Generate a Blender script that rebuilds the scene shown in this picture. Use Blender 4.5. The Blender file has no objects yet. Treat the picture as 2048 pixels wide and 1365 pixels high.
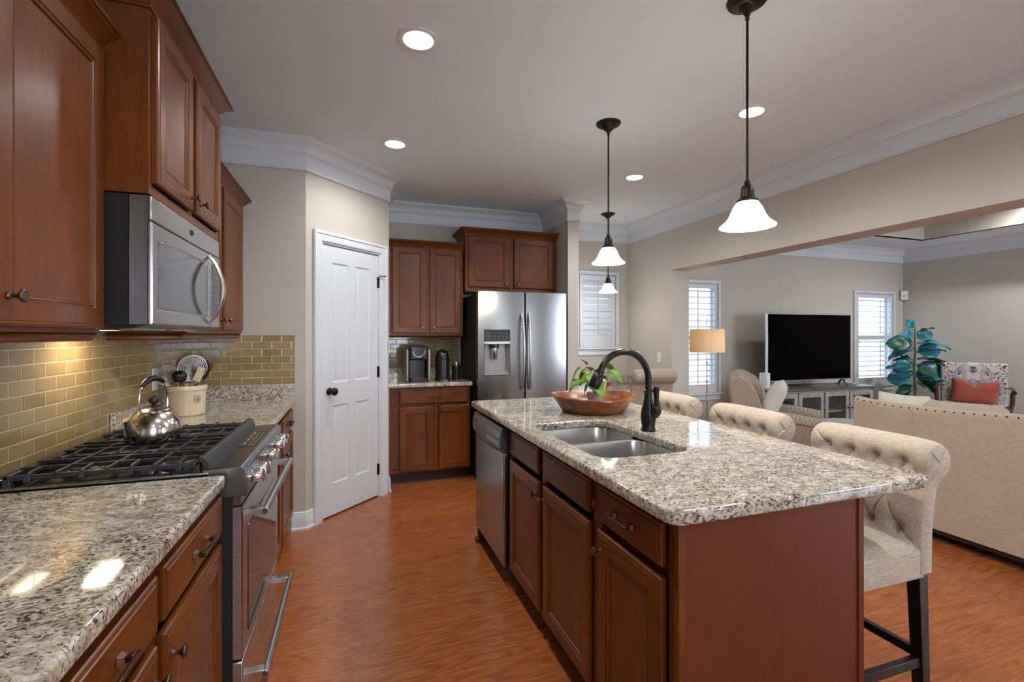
import bpy, bmesh, math, random
from mathutils import Vector, Matrix
random.seed(7)
SC = bpy.context.scene
COL = SC.collection
PI = math.pi
# ---------------------------------------------------------------- camera
cam = bpy.data.cameras.new('camera'); camo = bpy.data.objects.new('camera', cam); COL.objects.link(camo)
camo.location = (0, 0, 1.36)
camo.rotation_euler = (PI/2, 0, -math.radians(18.75))
cam.sensor_width = 36; cam.lens = 940/2048*36; cam.shift_y = -12.5/2048; cam.clip_start = .02
SC.camera = camo
# ---------------------------------------------------------------- light, exposure
SC.view_settings.view_transform = 'Standard'; SC.view_settings.look = 'None'
SC.view_settings.exposure = EXPOSURE = 0.10; SC.view_settings.gamma = 1; SC.view_settings.use_curve_mapping = False
w = bpy.data.worlds.new('sky'); SC.world = w; w.use_nodes = True
bg = w.node_tree.nodes['Background']; bg.inputs[0].default_value = (.78, .89, 1, 1)
_t = w.node_tree; _g = _t.nodes.new('ShaderNodeTexCoord'); _s = _t.nodes.new('ShaderNodeSeparateXYZ'); _m = _t.nodes.new('ShaderNodeMapRange')   # overcast sky, brighter on the side behind the camera
_t.links.new(_g.outputs['Generated'], _s.inputs[0]); _t.links.new(_s.outputs[1], _m.inputs[0]); _t.links.new(_m.outputs[0], bg.inputs[1])
for _i, _v in ((1, -.6), (2, .6), (3, 13.0), (4, 2.0)): _m.inputs[_i].default_value = _v
W_CEIL = 14.5      # watts of each recessed can
W_PEND = 6.0
cy = SC.cycles
cy.max_bounces = 8; cy.diffuse_bounces = 5; cy.glossy_bounces = 4; cy.transmission_bounces = 5; cy.transparent_max_bounces = 8
cy.use_denoising = True; cy.sample_clamp_indirect = 5; cy.caustics_reflective = False; cy.caustics_refractive = False
cy.use_adaptive_sampling = False

def lamp(kind, name, loc, power, col, parent=None, rot=(0, 0, 0), **kw):
    l = bpy.data.lights.new(name, kind); l.energy = power; l.color = col
    for k, v in kw.items(): setattr(l, k, v)
    o = bpy.data.objects.new(name, l); o.location = loc; o.rotation_euler = rot; COL.objects.link(o)
    if parent: o.parent = parent
    return o
# ---------------------------------------------------------------- mesh helpers
class MB:
    def __init__(s, M=None): s.v = []; s.f = []; s.M = M or Matrix()
    def add(s, vs, fs, M=None):
        n = len(s.v); T = s.M @ M if M else s.M
        s.v += [T @ Vector(p) for p in vs]; s.f += [tuple(i + n for i in f) for f in fs]; return s
    def box(s, x0, x1, y0, y1, z0, z1, M=None):
        return s.add([(x0,y0,z0),(x1,y0,z0),(x1,y1,z0),(x0,y1,z0),(x0,y0,z1),(x1,y0,z1),(x1,y1,z1),(x0,y1,z1)],
                     [(0,3,2,1),(4,5,6,7),(0,1,5,4),(1,2,6,5),(2,3,7,6),(3,0,4,7)], M)
    def prism(s, poly, z0, z1, M=None):
        n = len(poly)
        return s.add([(x,y,z0) for x,y in poly] + [(x,y,z1) for x,y in poly],
                     [tuple(range(n-1,-1,-1)), tuple(range(n,2*n))] + [(i,(i+1)%n,n+(i+1)%n,n+i) for i in range(n)], M)
    def lathe(s, prof, seg=24, M=None, ang=None):      # prof: (r, z) bottom to top
        vs = []; fs = []; m = len(prof)
        for i in range(seg):
            a = 2*PI*i/seg + (ang or 0)
            vs += [(r*math.cos(a), r*math.sin(a), z) for r, z in prof]
        for i in range(seg):
            j = (i+1) % seg
            for k in range(m-1): fs.append((i*m+k, j*m+k, j*m+k+1, i*m+k+1))
        if prof[0][0] > 1e-6: fs.append(tuple(i*m for i in range(seg-1,-1,-1)))
        if prof[-1][0] > 1e-6: fs.append(tuple(i*m+m-1 for i in range(seg)))
        return s.add(vs, fs, M)
    def lathe_open(s, prof, seg=24, M=None):
        vs = []; fs = []; m = len(prof)
        for i in range(seg):
            a = 2*PI*i/seg
            vs += [(r*math.cos(a), r*math.sin(a), z) for r, z in prof]
        for i in range(seg):
            j = (i+1) % seg
            for k in range(m-1): fs.append((i*m+k, j*m+k, j*m+k+1, i*m+k+1))
        return s.add(vs, fs, M)
    def cyl(s, r, z0, z1, seg=24, M=None): return s.lathe([(r,z0),(r,z1)], seg, M)
    def tube(s, pts, r, seg=10, closed=False, M=None, flat=1.0, up=None):
        P = [Vector(p) for p in pts]; n = len(P)
        R = r if isinstance(r, (list, tuple)) else [r]*n
        vs = []; fs = []; pn = Vector(up) if up else None
        for i in range(n):
            a = P[(i-1) % n] if closed else P[max(i-1,0)]; b = P[(i+1) % n] if closed else P[min(i+1,n-1)]
            t = (b-a).normalized()
            if pn is None: pn = t.orthogonal().normalized()
            pn = (pn - t*pn.dot(t))
            pn = pn.normalized() if pn.length > 1e-6 else t.orthogonal().normalized()
            bn = t.cross(pn)
            for k in range(seg):
                q = 2*PI*k/seg
                vs.append(P[i] + pn*math.cos(q)*R[i]*flat + bn*math.sin(q)*R[i])
        for i in range(n if closed else n-1):
            j = (i+1) % n
            for k in range(seg):
                l = (k+1) % seg; fs.append((i*seg+k, i*seg+l, j*seg+l, j*seg+k))
        if not closed:
            fs.append(tuple(range(seg-1,-1,-1))); fs.append(tuple((n-1)*seg+k for k in range(seg)))
        return s.add([tuple(v) for v in vs], fs, M)
    def bar(s, a, b, w, h=None, M=None):                 # square section bar a -> b
        h = h or w; a = Vector(a); b = Vector(b); t = (b-a).normalized()
        up = Vector((0,0,1)) if abs(t.z) < .9 else Vector((0,1,0))
        x = t.cross(up).normalized(); y = x.cross(t)
        vs = [tuple(p + x*sx*w/2 + y*sy*h/2) for p in (a, b) for sx, sy in ((-1,-1),(1,-1),(1,1),(-1,1))]
        return s.add(vs, [(0,3,2,1),(4,5,6,7),(0,1,5,4),(1,2,6,5),(2,3,7,6),(3,0,4,7)], M)
    def frustum(s, a0, a1, z0, z1, M=None):             # rect half sizes
        (p,q),(r,t) = a0, a1
        return s.add([(-p,-q,z0),(p,-q,z0),(p,q,z0),(-p,q,z0),(-r,-t,z1),(r,-t,z1),(r,t,z1),(-r,t,z1)],
                     [(0,3,2,1),(4,5,6,7),(0,1,5,4),(1,2,6,5),(2,3,7,6),(3,0,4,7)], M)
    def grid(s, fn, nu, nv, M=None, wrap=False):
        vs = [fn(i/nu, j/nv) for j in range(nv+1) for i in range(nu+1)]
        return s.add(vs, [(j*(nu+1)+i, j*(nu+1)+i+1, (j+1)*(nu+1)+i+1, (j+1)*(nu+1)+i) for j in range(nv) for i in range(nu)], M)
    def panel(s, x0, x1, z0, z1, y, t, prof, M=None):   # front at y facing -y, thickness t, prof of (inset, depth)
        vs = []; fs = []
        for ins, d in prof:
            vs += [(x0+ins, y+d, z0+ins), (x1-ins, y+d, z0+ins), (x1-ins, y+d, z1-ins), (x0+ins, y+d, z1-ins)]
        m = len(prof)
        for k in range(m-1):
            for i in range(4): fs.append((k*4+i, k*4+(i+1)%4, k*4+4+(i+1)%4, k*4+4+i))
        fs.append(tuple((m-1)*4+i for i in range(4)))
        b = len(vs); vs += [(x0,y+t,z0),(x1,y+t,z0),(x1,y+t,z1),(x0,y+t,z1)]
        for i in range(4): fs.append((b+i, b+(i+1)%4, (i+1)%4, i))
        fs.append((b+3,b+2,b+1,b))
        return s.add(vs, fs, M)
    def sup(s, a, b, c, e1=.4, e2=.4, nu=24, nv=14, M=None):   # superellipsoid
        pw = lambda q, e: math.copysign(abs(q)**e, q)
        vs = []
        for j in range(nv+1):
            ph = -PI/2 + PI*j/nv
            for i in range(nu):
                th = 2*PI*i/nu
                vs.append((a*pw(math.cos(ph),e1)*pw(math.cos(th),e2), b*pw(math.cos(ph),e1)*pw(math.sin(th),e2), c*pw(math.sin(ph),e1)))
        fs = [(j*nu+i, j*nu+(i+1)%nu, (j+1)*nu+(i+1)%nu, (j+1)*nu+i) for j in range(nv) for i in range(nu)]
        return s.add(vs, fs, M)
    def sweep(s, path, prof, closed=False):              # prof (out, z); out = left of travel
        n = len(path); P = [Vector((p[0], p[1])) for p in path]; vs = []; fs = []; m = len(prof)
        for i in range(n):
            d0 = (P[i]-P[i-1]).normalized() if (closed or i > 0) else None
            d1 = (P[(i+1)%n]-P[i]).normalized() if (closed or i < n-1) else None
            d0 = d0 or d1; d1 = d1 or d0
            n0 = Vector((-d0.y, d0.x)); n1 = Vector((-d1.y, d1.x)); mm = (n0+n1).normalized(); k = 1/max(.3, mm.dot(n0))
            vs += [(P[i].x+mm.x*k*o, P[i].y+mm.y*k*o, z) for o, z in prof]
        for i in range(n if closed else n-1):
            j = (i+1) % n
            for k in range(m): l = (k+1) % m; fs.append((i*m+k, j*m+k, j*m+l, i*m+l))
        if not closed: fs += [tuple(range(m)), tuple((n-1)*m+k for k in range(m-1,-1,-1))]
        return s.add(vs, fs)

def T(x=0, y=0, z=0, rz=0, rx=0, ry=0):
    return Matrix.Translation((x,y,z)) @ Matrix.Rotation(rz,4,'Z') @ Matrix.Rotation(ry,4,'Y') @ Matrix.Rotation(rx,4,'X')

def obj(name, mb, mat, parent=None, bevel=0, seg=2, smooth=35, label=None, sub=0, M=None):
    me = bpy.data.meshes.new(name); me.from_pydata([tuple(v) for v in mb.v], [], mb.f)
    bm = bmesh.new(); bm.from_mesh(me); bmesh.ops.recalc_face_normals(bm, faces=bm.faces); bm.to_mesh(me); bm.free()
    if smooth:
        me.polygons.foreach_set('use_smooth', [True]*len(me.polygons)); me.set_sharp_from_angle(angle=math.radians(smooth))
    me.materials.append(mat)
    o = bpy.data.objects.new(name, me); COL.objects.link(o)
    if parent: o.parent = parent
    if bevel:
        m = o.modifiers.new('b', 'BEVEL'); m.width = bevel; m.segments = seg; m.limit_method = 'ANGLE'; m.angle_limit = math.radians(40)
        m.harden_normals = False
    if sub:
        m = o.modifiers.new('s', 'SUBSURF'); m.levels = sub; m.render_levels = sub
    if label: o['label'] = label
    return o
def tag(o, label, cat, group=None):
    o['label'] = label; o['category'] = cat
    if group: o['group'] = group
    return o
def thing(name, label, cat, loc=(0,0,0), rz=0, group=None):
    o = bpy.data.objects.new(name, None); COL.objects.link(o); o.location = loc; o.rotation_euler = (0,0,rz)
    o.empty_display_size = .1
    return tag(o, label, cat, group)
def struct(name, mb, mat, **kw):
    o = obj(name, mb, mat, **kw)
    if not kw.get('parent'): o['kind'] = 'structure'
    return o
def copy_tree(o, parent=None):
    c = o.copy(); COL.objects.link(c)
    if parent: c.parent = parent
    for ch in [x for x in bpy.data.objects if x.parent == o]: copy_tree(ch, c)
    return c
def outline(splines, z0, z1, name, mat, parent=None, bev=.006, bres=3):   # filled 2-D outline with holes, softened rim
    cu = bpy.data.curves.new(name, 'CURVE'); cu.dimensions = '2D'; cu.fill_mode = 'BOTH'
    for pts in splines:
        sp = cu.splines.new('POLY'); sp.points.add(len(pts)-1); sp.use_cyclic_u = True
        for i, p in enumerate(pts): sp.points[i].co = (p[0], p[1], 0, 1)
    cu.extrude = (z1-z0)/2 - bev; cu.bevel_depth = bev; cu.bevel_resolution = bres; cu.offset = -bev
    t = bpy.data.objects.new('tmp', cu); COL.objects.link(t)
    bpy.context.view_layer.update()
    me = bpy.data.meshes.new_from_object(t.evaluated_get(bpy.context.evaluated_depsgraph_get()))
    bpy.data.objects.remove(t)
    me.transform(Matrix.Translation((0,0,(z0+z1)/2))); me.name = name
    me.materials.clear(); me.materials.append(mat)
    me.polygons.foreach_set('use_smooth', [True]*len(me.polygons)); me.set_sharp_from_angle(angle=math.radians(35))
    o = bpy.data.objects.new(name, me); COL.objects.link(o)
    if parent: o.parent = parent
    return o
def rrect(x0, x1, y0, y1, r, seg=6, rs=None):            # rounded rectangle, ccw; rs = radii at (x0y0, x1y0, x1y1, x0y1)
    rs = rs or (r,)*4; out = []
    for (cx, cy_, a0), q in zip(((x0,y0,PI),(x1,y0,-PI/2),(x1,y1,0),(x0,y1,PI/2)), rs):
        if q < 1e-4: out.append((cx, cy_)); continue
        ox = cx + (q if cx == x0 else -q); oy = cy_ + (q if cy_ == y0 else -q)
        for k in range(seg+1):
            a = a0 + PI/2*k/seg; out.append((ox+q*math.cos(a), oy+q*math.sin(a)))
    return out
def text(s_, size, mat, parent, M, depth=.0006, name='lettering'):
    cu = bpy.data.curves.new(name, 'FONT'); cu.body = s_; cu.size = size; cu.extrude = depth; cu.align_x = 'CENTER'; cu.align_y = 'CENTER'
    t = bpy.data.objects.new('tmp', cu); COL.objects.link(t); bpy.context.view_layer.update()
    me = bpy.data.meshes.new_from_object(t.evaluated_get(bpy.context.evaluated_depsgraph_get())); bpy.data.objects.remove(t)
    me.transform(M); me.materials.clear(); me.materials.append(mat); me.name = name
    o = bpy.data.objects.new(name, me); COL.objects.link(o); o.parent = parent
    return o
# ---------------------------------------------------------------- materials
class NT:
    def __init__(s, name):
        s.m = bpy.data.materials.new(name); s.m.use_nodes = True; s.t = s.m.node_tree; s.b = s.t.nodes['Principled BSDF']
    def n(s, typ, **kw):
        x = s.t.nodes.new(typ)
        for k, v in kw.items(): setattr(x, k, v)
        return x
    def l(s, a, b): s.t.links.new(a, b)
    def coord(s, scale=(1,1,1), rot=(0,0,0), kind='Object', loc=(0,0,0)):
        if kind == 'World':
            g = s.n('ShaderNodeNewGeometry').outputs['Position']
        else: g = s.n('ShaderNodeTexCoord').outputs[kind]
        mp = s.n('ShaderNodeMapping'); mp.inputs['Scale'].default_value = scale; mp.inputs['Rotation'].default_value = rot; mp.inputs['Location'].default_value = loc
        s.l(g, mp.inputs[0]); return mp.outputs[0]
    def noise(s, vec, scale, detail=4, rough=.5, dist=0):
        x = s.n('ShaderNodeTexNoise'); s.l(vec, x.inputs['Vector']); x.inputs['Scale'].default_value = scale
        x.inputs['Detail'].default_value = detail; x.inputs['Roughness'].default_value = rough; x.inputs['Distortion'].default_value = dist
        return x.outputs['Fac']
    def ramp(s, fac, stops, interp='LINEAR'):
        r = s.n('ShaderNodeValToRGB'); r.color_ramp.interpolation = interp; e = r.color_ramp.elements
        while len(e) < len(stops): e.new(.5)
        for q, (p, c) in zip(e, stops): q.position = p; q.color = (*c, 1) if len(c) == 3 else c
        s.l(fac, r.inputs[0]); return r.outputs[0]
    def mix(s, f, a, b, mode='MIX'):
        x = s.n('ShaderNodeMix', data_type='RGBA', blend_type=mode)
        for i, q in ((0, f), (6, a), (7, b)):
            if isinstance(q, (int, float)): x.inputs[i].default_value = q
            elif isinstance(q, tuple): x.inputs[i].default_value = (*q, 1)
            else: s.l(q, x.inputs[i])
        return x.outputs[2]
    def math(s, op, a, b=None, c=None):
        x = s.n('ShaderNodeMath', operation=op)
        for i, q in enumerate((a, b, c)):
            if q is None: continue
            if isinstance(q, (int, float)): x.inputs[i].default_value = q
            else: s.l(q, x.inputs[i])
        return x.outputs[0]
    def bump(s, h, strength=.2, dist=.002):
        x = s.n('ShaderNodeBump'); s.l(h, x.inputs['Height']); x.inputs['Strength'].default_value = strength; x.inputs['Distance'].default_value = dist
        s.l(x.outputs[0], s.b.inputs['Normal']); return x
    def set(s, **kw):
        names = dict(col='Base Color', rough='Roughness', metal='Metallic', coat='Coat Weight', coatr='Coat Roughness', spec='Specular IOR Level',
                     emit='Emission Color', es='Emission Strength', aniso='Anisotropic', trans='Transmission Weight', sheen='Sheen Weight', alpha='Alpha', sss='Subsurface Weight')
        for k, v in kw.items():
            i = s.b.inputs[names[k]]
            if isinstance(v, (int, float)): i.default_value = v
            elif isinstance(v, tuple): i.default_value = (*v, 1)
            else: s.l(v, i)
        return s
def srgb(r, g, b):
    f = lambda c: ((c/255+.055)/1.055)**2.4 if c > 10 else c/255/12.92
    return (f(r), f(g), f(b))
def plain(name, col, rough=.5, metal=0, **kw):
    return NT(name).set(col=col, rough=rough, metal=metal, **kw).m
def paint(name, col, rough=.6):
    x = NT(name); c = x.coord(); n1 = x.noise(c, 2.5, 3); x.set(rough=rough, col=x.mix(n1, tuple(q*.97 for q in col), tuple(min(1,q*1.03) for q in col)))
    x.bump(x.noise(c, 350, 2), .06, .0005); return x.m
def wood(name, dark, light, axis='Z', rough=.3, coat=.35, scale=1, spread=(.3,.75)):
    x = NT(name); s = {'X': (1,9,9), 'Y': (9,1,9), 'Z': (9,9,1)}[axis]; s = tuple(q*scale for q in s)
    c = x.coord(s); big = x.noise(x.coord((1.6,1.6,.8)), 2.2, 3, .55); fine = x.noise(c, 7, 6, .65, .6)
    pores = x.noise(x.coord(tuple(q*3 for q in s)), 16, 2, .5)
    f = x.math('ADD', x.math('MULTIPLY', big, .55), x.math('MULTIPLY', fine, .45))
    col = x.ramp(f, [(spread[0], dark), (spread[1], light)])
    col = x.mix(x.ramp(pores, [(.35,(.25,)*3),(.5,(0,0,0))]), col, tuple(q*.6 for q in dark))
    x.set(col=col, rough=rough, coat=coat, coatr=.22, spec=.3); x.bump(fine, .05, .001); return x.m
M = {}
M['cherry'] = wood('cherry_wood', (.070,.0150,.0026), (.222,.064,.0100), rough=.38, coat=.14)
M['cherry_x'] = wood('cherry_wood_rail', (.070,.0150,.0026), (.222,.064,.0100), 'X', rough=.38, coat=.14)
M['cherry_dark'] = wood('cherry_panel_wood', (.112,.021,.0065), (.150,.031,.009), 'Z', rough=.5, coat=.03)
M['toe'] = plain('toe_kick_brown', (.02,.009,.006), .5)
M['espresso'] = plain('espresso_wood', (.012,.009,.008), .35)
M['mahogany'] = plain('mahogany_wood', (.035,.01,.008), .3)
M['wall'] = paint('beige_wall_paint', srgb(189,184,175))
M['ceil'] = paint('flat_ceiling_paint', (.76,.855,.93), .8)
M['white'] = paint('white_trim_paint', (.66,.705,.755), .35)
M['shutter'] = plain('white_shutter_paint', (.60,.64,.69), .35)
M['plate'] = plain('white_plastic', (.78,.79,.8), .35)
M['bronze'] = plain('oil_rubbed_bronze', (.035,.028,.024), .38, .85)
M['knob'] = plain('antique_bronze', (.16,.10,.075), .3, .95)
M['blackmetal'] = plain('black_bronze_faucet', (.022,.021,.021), .3, .7)
M['iron'] = plain('cast_iron', (.022,.023,.025), .42)
M['blackgloss'] = plain('black_enamel', (.008,.008,.009), .12)
M['black'] = plain('black_plastic', (.01,.01,.011), .3)
M['blackmatte'] = plain('matte_black', (.008,.008,.008), .6)
M['chrome'] = plain('polished_chrome', (.72,.72,.73), .12, 1)
M['silver'] = plain('satin_silver', (.55,.55,.56), .3, 1)
M['screen'] = plain('television_screen', (.0008,.0008,.001), .12, spec=.03)
M['darkglass'] = plain('dark_oven_glass', (.03,.027,.025), .06)
M['ceramic'] = plain('crock_glaze', srgb(214,196,168), .22, coat=.5)
M['ink'] = plain('blue_ink', srgb(40,88,120), .4)
M['potglaze'] = plain('grey_ribbed_pot', srgb(178,172,164), .55)
M['grey'] = plain('dark_grey_plastic', (.06,.062,.065), .3)
M['mark'] = plain('panel_marking', (.4,.42,.44), .5)
M['soil'] = plain('soil', (.03,.018,.01), .9)

def steel(name, col=(.50,.50,.51), rough=.27, axis=0, bumpv=.015):
    x = NT(name); s = [1,1,1]; s[axis] = .02
    c = x.coord(tuple(s)); n = x.noise(c, 260, 3, .6); n2 = x.noise(x.coord(), 3, 2)
    x.set(col=x.mix(n2, tuple(q*.93 for q in col), tuple(q*1.05 for q in col)), metal=1, rough=x.math('ADD', x.math('MULTIPLY', n, .03), rough-.015))
    return x.m
M['steel'] = steel('brushed_steel', axis=0)
M['steel_v'] = steel('brushed_steel_vertical', (.33,.33,.34), .22, axis=2)
M['steel_dark'] = steel('dark_brushed_steel', (.24,.245,.255), .28)
M['sink'] = steel('satin_sink_steel', (.60,.59,.58), .3)
M['kettle'] = None
x = NT('stained_kettle_steel'); n = x.noise(x.coord(), 9, 5, .65, .4)
x.set(col=x.ramp(n, [(.35,(.30,.21,.15)),(.6,(.62,.57,.53))]), metal=1, rough=x.ramp(n, [(.3,(.3,)*3),(.7,(.14,)*3)])); M['kettle'] = x.m

x = NT('speckled_granite'); c = x.coord(kind='World'); 
warp = x.noise(c, 14, 2); vadd = x.n('ShaderNodeVectorMath', operation='ADD'); vm = x.n('ShaderNodeVectorMath', operation='SCALE')
nz = x.n('ShaderNodeTexNoise'); x.l(c, nz.inputs['Vector']); nz.inputs['Scale'].default_value = 22; x.l(nz.outputs['Color'], vm.inputs[0]); vm.inputs['Scale'].default_value = .045
x.l(c, vadd.inputs[0]); x.l(vm.outputs[0], vadd.inputs[1]); wv = vadd.outputs[0]
mp = x.n('ShaderNodeMapping'); mp.inputs['Scale'].default_value = (1.0,1.75,1.4); mp.inputs['Rotation'].default_value = (0,0,.35); x.l(wv, mp.inputs[0]); wv = mp.outputs[0]
sp = x.noise(wv, 85, 4, .66); sp2 = x.noise(wv, 38, 5, .66); big = x.noise(c, 6, 3, .55); sp3 = x.noise(wv, 150, 2, .6)
base = x.ramp(x.noise(wv, 24, 5, .65), [(.34,(.33,.28,.215)),(.47,(.52,.465,.385)),(.60,(.69,.655,.58))])
g1 = x.ramp(sp2, [(.50,(0,0,0)),(.58,(1,1,1))]); col = x.mix(x.math('MULTIPLY', g1, .5), base, (.20,.175,.15))
g3 = x.ramp(sp3, [(.52,(0,0,0)),(.62,(1,1,1))]); col = x.mix(x.math('MULTIPLY', g3, .35), col, (.16,.13,.105))
thr = x.math('ADD', x.math('MULTIPLY', big, .26), .40)
dk = x.math('MINIMUM', x.math('MULTIPLY', x.math('MAXIMUM', x.math('SUBTRACT', sp, thr), 0), 16), .92)
col = x.mix(dk, col, (.040,.031,.027))
x.set(col=col, rough=.06, spec=.6, coat=.25, coatr=.03); M['granite'] = x.m

x = NT('olive_glass_tile'); g = x.n('ShaderNodeNewGeometry'); sx = x.n('ShaderNodeSeparateXYZ'); x.l(g.outputs['Position'], sx.inputs[0])
hc = x.math('ADD', sx.outputs[0], sx.outputs[1]); cb = x.n('ShaderNodeCombineXYZ'); x.l(hc, cb.inputs[0]); x.l(x.math('SUBTRACT', sx.outputs[2], 1.02), cb.inputs[1])
br = x.n('ShaderNodeTexBrick', offset=.5); x.l(cb.outputs[0], br.inputs['Vector']); br.inputs['Scale'].default_value = 1
for k, v in (('Brick Width', .122), ('Row Height', .0488), ('Mortar Size', .0016), ('Mortar Smooth', .1), ('Bias', 0)): br.inputs[k].default_value = v
br.inputs['Color1'].default_value = (*srgb(143,122,84),1); br.inputs['Color2'].default_value = (*srgb(162,140,100),1); br.inputs['Mortar'].default_value = (*srgb(205,186,150),1)
br2 = x.n('ShaderNodeTexBrick', offset=.5); x.l(cb.outputs[0], br2.inputs['Vector']); br2.inputs['Scale'].default_value = 1
for k, v in (('Brick Width', .122), ('Row Height', .0488), ('Mortar Size', .006), ('Mortar Smooth', 1)): br2.inputs[k].default_value = v
x.set(col=br.outputs['Color'], rough=x.math('ADD', x.math('MULTIPLY', br.outputs['Fac'], .55), .10), coat=.3, coatr=.04)
wav = x.noise(cb.outputs[0], 26, 2)
x.bump(x.math('ADD', x.math('MULTIPLY', br2.outputs['Fac'], -1), x.math('MULTIPLY', wav, .35)), .35, .0022); M['tile'] = x.m

x = NT('oak_floor_planks'); c = x.coord(kind='World')
br = x.n('ShaderNodeTexBrick', offset=.37, offset_frequency=2, squash=1); x.l(c, br.inputs['Vector']); br.inputs['Scale'].default_value = 1
for k, v in (('Brick Width', 1.25), ('Row Height', .126), ('Mortar Size', .0011), ('Mortar Smooth', .2)): br.inputs[k].default_value = v
br.inputs['Color1'].default_value = (0,0,0,1); br.inputs['Color2'].default_value = (1,1,1,1); br.inputs['Mortar'].default_value = (.5,.5,.5,1)
va = x.n('ShaderNodeVectorMath', operation='ADD'); cc = x.n('ShaderNodeCombineXYZ'); x.l(x.math('MULTIPLY', br.outputs['Color'], 31.), cc.inputs[2]); x.l(c, va.inputs[0]); x.l(cc.outputs[0], va.inputs[1])
mp = x.n('ShaderNodeMapping'); mp.inputs['Scale'].default_value = (.9,6.5,1); x.l(va.outputs[0], mp.inputs[0])
g0 = x.noise(mp.outputs[0], 1.7, 2, .5, .4); rings = x.math('PINGPONG', x.math('MULTIPLY', g0, 13.), .5)
rings = x.math('MULTIPLY', rings, 2)
mp2 = x.n('ShaderNodeMapping'); mp2.inputs['Scale'].default_value = (1.3,42,1); x.l(va.outputs[0], mp2.inputs[0]); fine = x.noise(mp2.outputs[0], 3, 4, .6)
f = x.math('ADD', x.math('MULTIPLY', rings, .42), x.math('MULTIPLY', fine, .58))
col = x.ramp(f, [(.2,(.21,.053,.013)),(.5,(.345,.103,.029)),(.8,(.43,.142,.042))])
col = x.mix(x.math('MULTIPLY', br.outputs['Color'], .35), col, (.30,.08,.02))
col = x.mix(x.math('MULTIPLY', br.outputs['Fac'], .6), col, (.07,.015,.006))
x.set(col=col, rough=x.math('ADD', x.math('MULTIPLY', fine, .12), .20), coat=.25, coatr=.12)
x.bump(x.math('ADD', x.math('MULTIPLY', f, .3), x.math('MULTIPLY', br.outputs['Fac'], -1)), .05, .0010); M['floor'] = x.m

def fabric(name, a, b, weave=420, bumpv=.35):
    x = NT(name); c = x.coord(); w1 = x.noise(x.coord((1,.08,1)), weave, 2); w2 = x.noise(x.coord((.08,1,.3)), weave, 2)
    f = x.math('ADD', x.math('MULTIPLY', w1, .5), x.math('MULTIPLY', w2, .5))
    f2 = x.math('ADD', f, x.math('MULTIPLY', x.math('SUBTRACT', x.noise(c, 6, 3), .5), .10))
    x.set(col=x.ramp(f2, [(.35,a),(.65,b)]), rough=.9, sheen=.15, spec=.2); x.bump(f, bumpv, .0012); return x.m
M['linen'] = fabric('beige_linen', srgb(160,146,130), srgb(200,187,171))
M['linen_taupe'] = fabric('taupe_linen', srgb(150,139,127), srgb(174,162,150))
M['button'] = fabric('linen_button', srgb(138,122,104), srgb(176,160,142))
M['sofa'] = fabric('sand_linen', srgb(166,150,132), srgb(194,179,161))
M['greyfab'] = fabric('grey_fabric', srgb(150,152,154), srgb(178,180,182))
M['cream'] = fabric('cream_cushion', srgb(198,192,182), srgb(224,219,210))
M['coral'] = fabric('coral_pillow', srgb(132,62,52), srgb(164,84,72))
x = NT('checked_tweed'); c = x.coord(); ck = x.n('ShaderNodeTexChecker'); wn = x.n('ShaderNodeTexNoise'); x.l(c, wn.inputs['Vector']); wn.inputs['Scale'].default_value = 9
vm = x.n('ShaderNodeVectorMath', operation='SCALE'); x.l(wn.outputs['Color'], vm.inputs[0]); vm.inputs['Scale'].default_value = .008
va = x.n('ShaderNodeVectorMath', operation='ADD'); x.l(c, va.inputs[0]); x.l(vm.outputs[0], va.inputs[1])
mp = x.n('ShaderNodeMapping'); mp.inputs['Location'].default_value = (.003,.003,.004); x.l(va.outputs[0], mp.inputs[0])
x.l(mp.outputs[0], ck.inputs['Vector']); ck.inputs['Scale'].default_value = 60; ck.inputs['Color1'].default_value = (*srgb(128,112,98),1); ck.inputs['Color2'].default_value = (*srgb(196,186,172),1)
x.set(col=x.mix(x.noise(c, 160, 2), ck.outputs['Color'], srgb(160,148,134)), rough=.9, spec=.2); M['check'] = x.m
x = NT('scroll_print_fabric'); c = x.coord(); sx = x.n('ShaderNodeSeparateXYZ'); x.l(c, sx.inputs[0]); cb = x.n('ShaderNodeCombineXYZ'); x.l(x.math('ABSOLUTE', sx.outputs[0]), cb.inputs[0]); x.l(sx.outputs[1], cb.inputs[1]); x.l(sx.outputs[2], cb.inputs[2])
n1 = x.noise(cb.outputs[0], 13, 1, .5, 1.6); band = x.math('PINGPONG', x.math('MULTIPLY', n1, 7), .5)
n2 = x.noise(cb.outputs[0], 8, 1)
f = x.math('MULTIPLY', x.math('LESS_THAN', band, .17), x.math('GREATER_THAN', n2, .42))
vo = x.n('ShaderNodeTexVoronoi'); x.l(cb.outputs[0], vo.inputs['Vector']); vo.inputs['Scale'].default_value = 14
f2 = x.math('LESS_THAN', x.math('ABSOLUTE', x.math('SUBTRACT', vo.outputs['Distance'], .22)), .06)
f = x.math('MAXIMUM', f, x.math('MULTIPLY', f2, x.math('LESS_THAN', n2, .5)))
x.set(col=x.mix(f, srgb(196,190,186), srgb(74,70,84)), rough=.9, spec=.2); M['floral'] = x.m
x = NT('painted_grey_wood'); n = x.noise(x.coord((1,8,1)), 12, 4)
x.set(col=x.ramp(n, [(.35,srgb(128,128,126)),(.65,srgb(158,158,155))]), rough=.5); M['greywood'] = x.m
M['greytop'] = wood('weathered_grey_top', srgb(66,66,68), srgb(104,104,106), 'X', .35, .1)
M['bowl'] = wood('carved_bowl_wood', (.075,.018,.005), (.33,.105,.020), 'X', .32, .35, .55, (.40,.62))
M['utensil_wood'] = wood('utensil_wood', srgb(120,78,50), srgb(176,128,90), 'Z', .5, 0)
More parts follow.
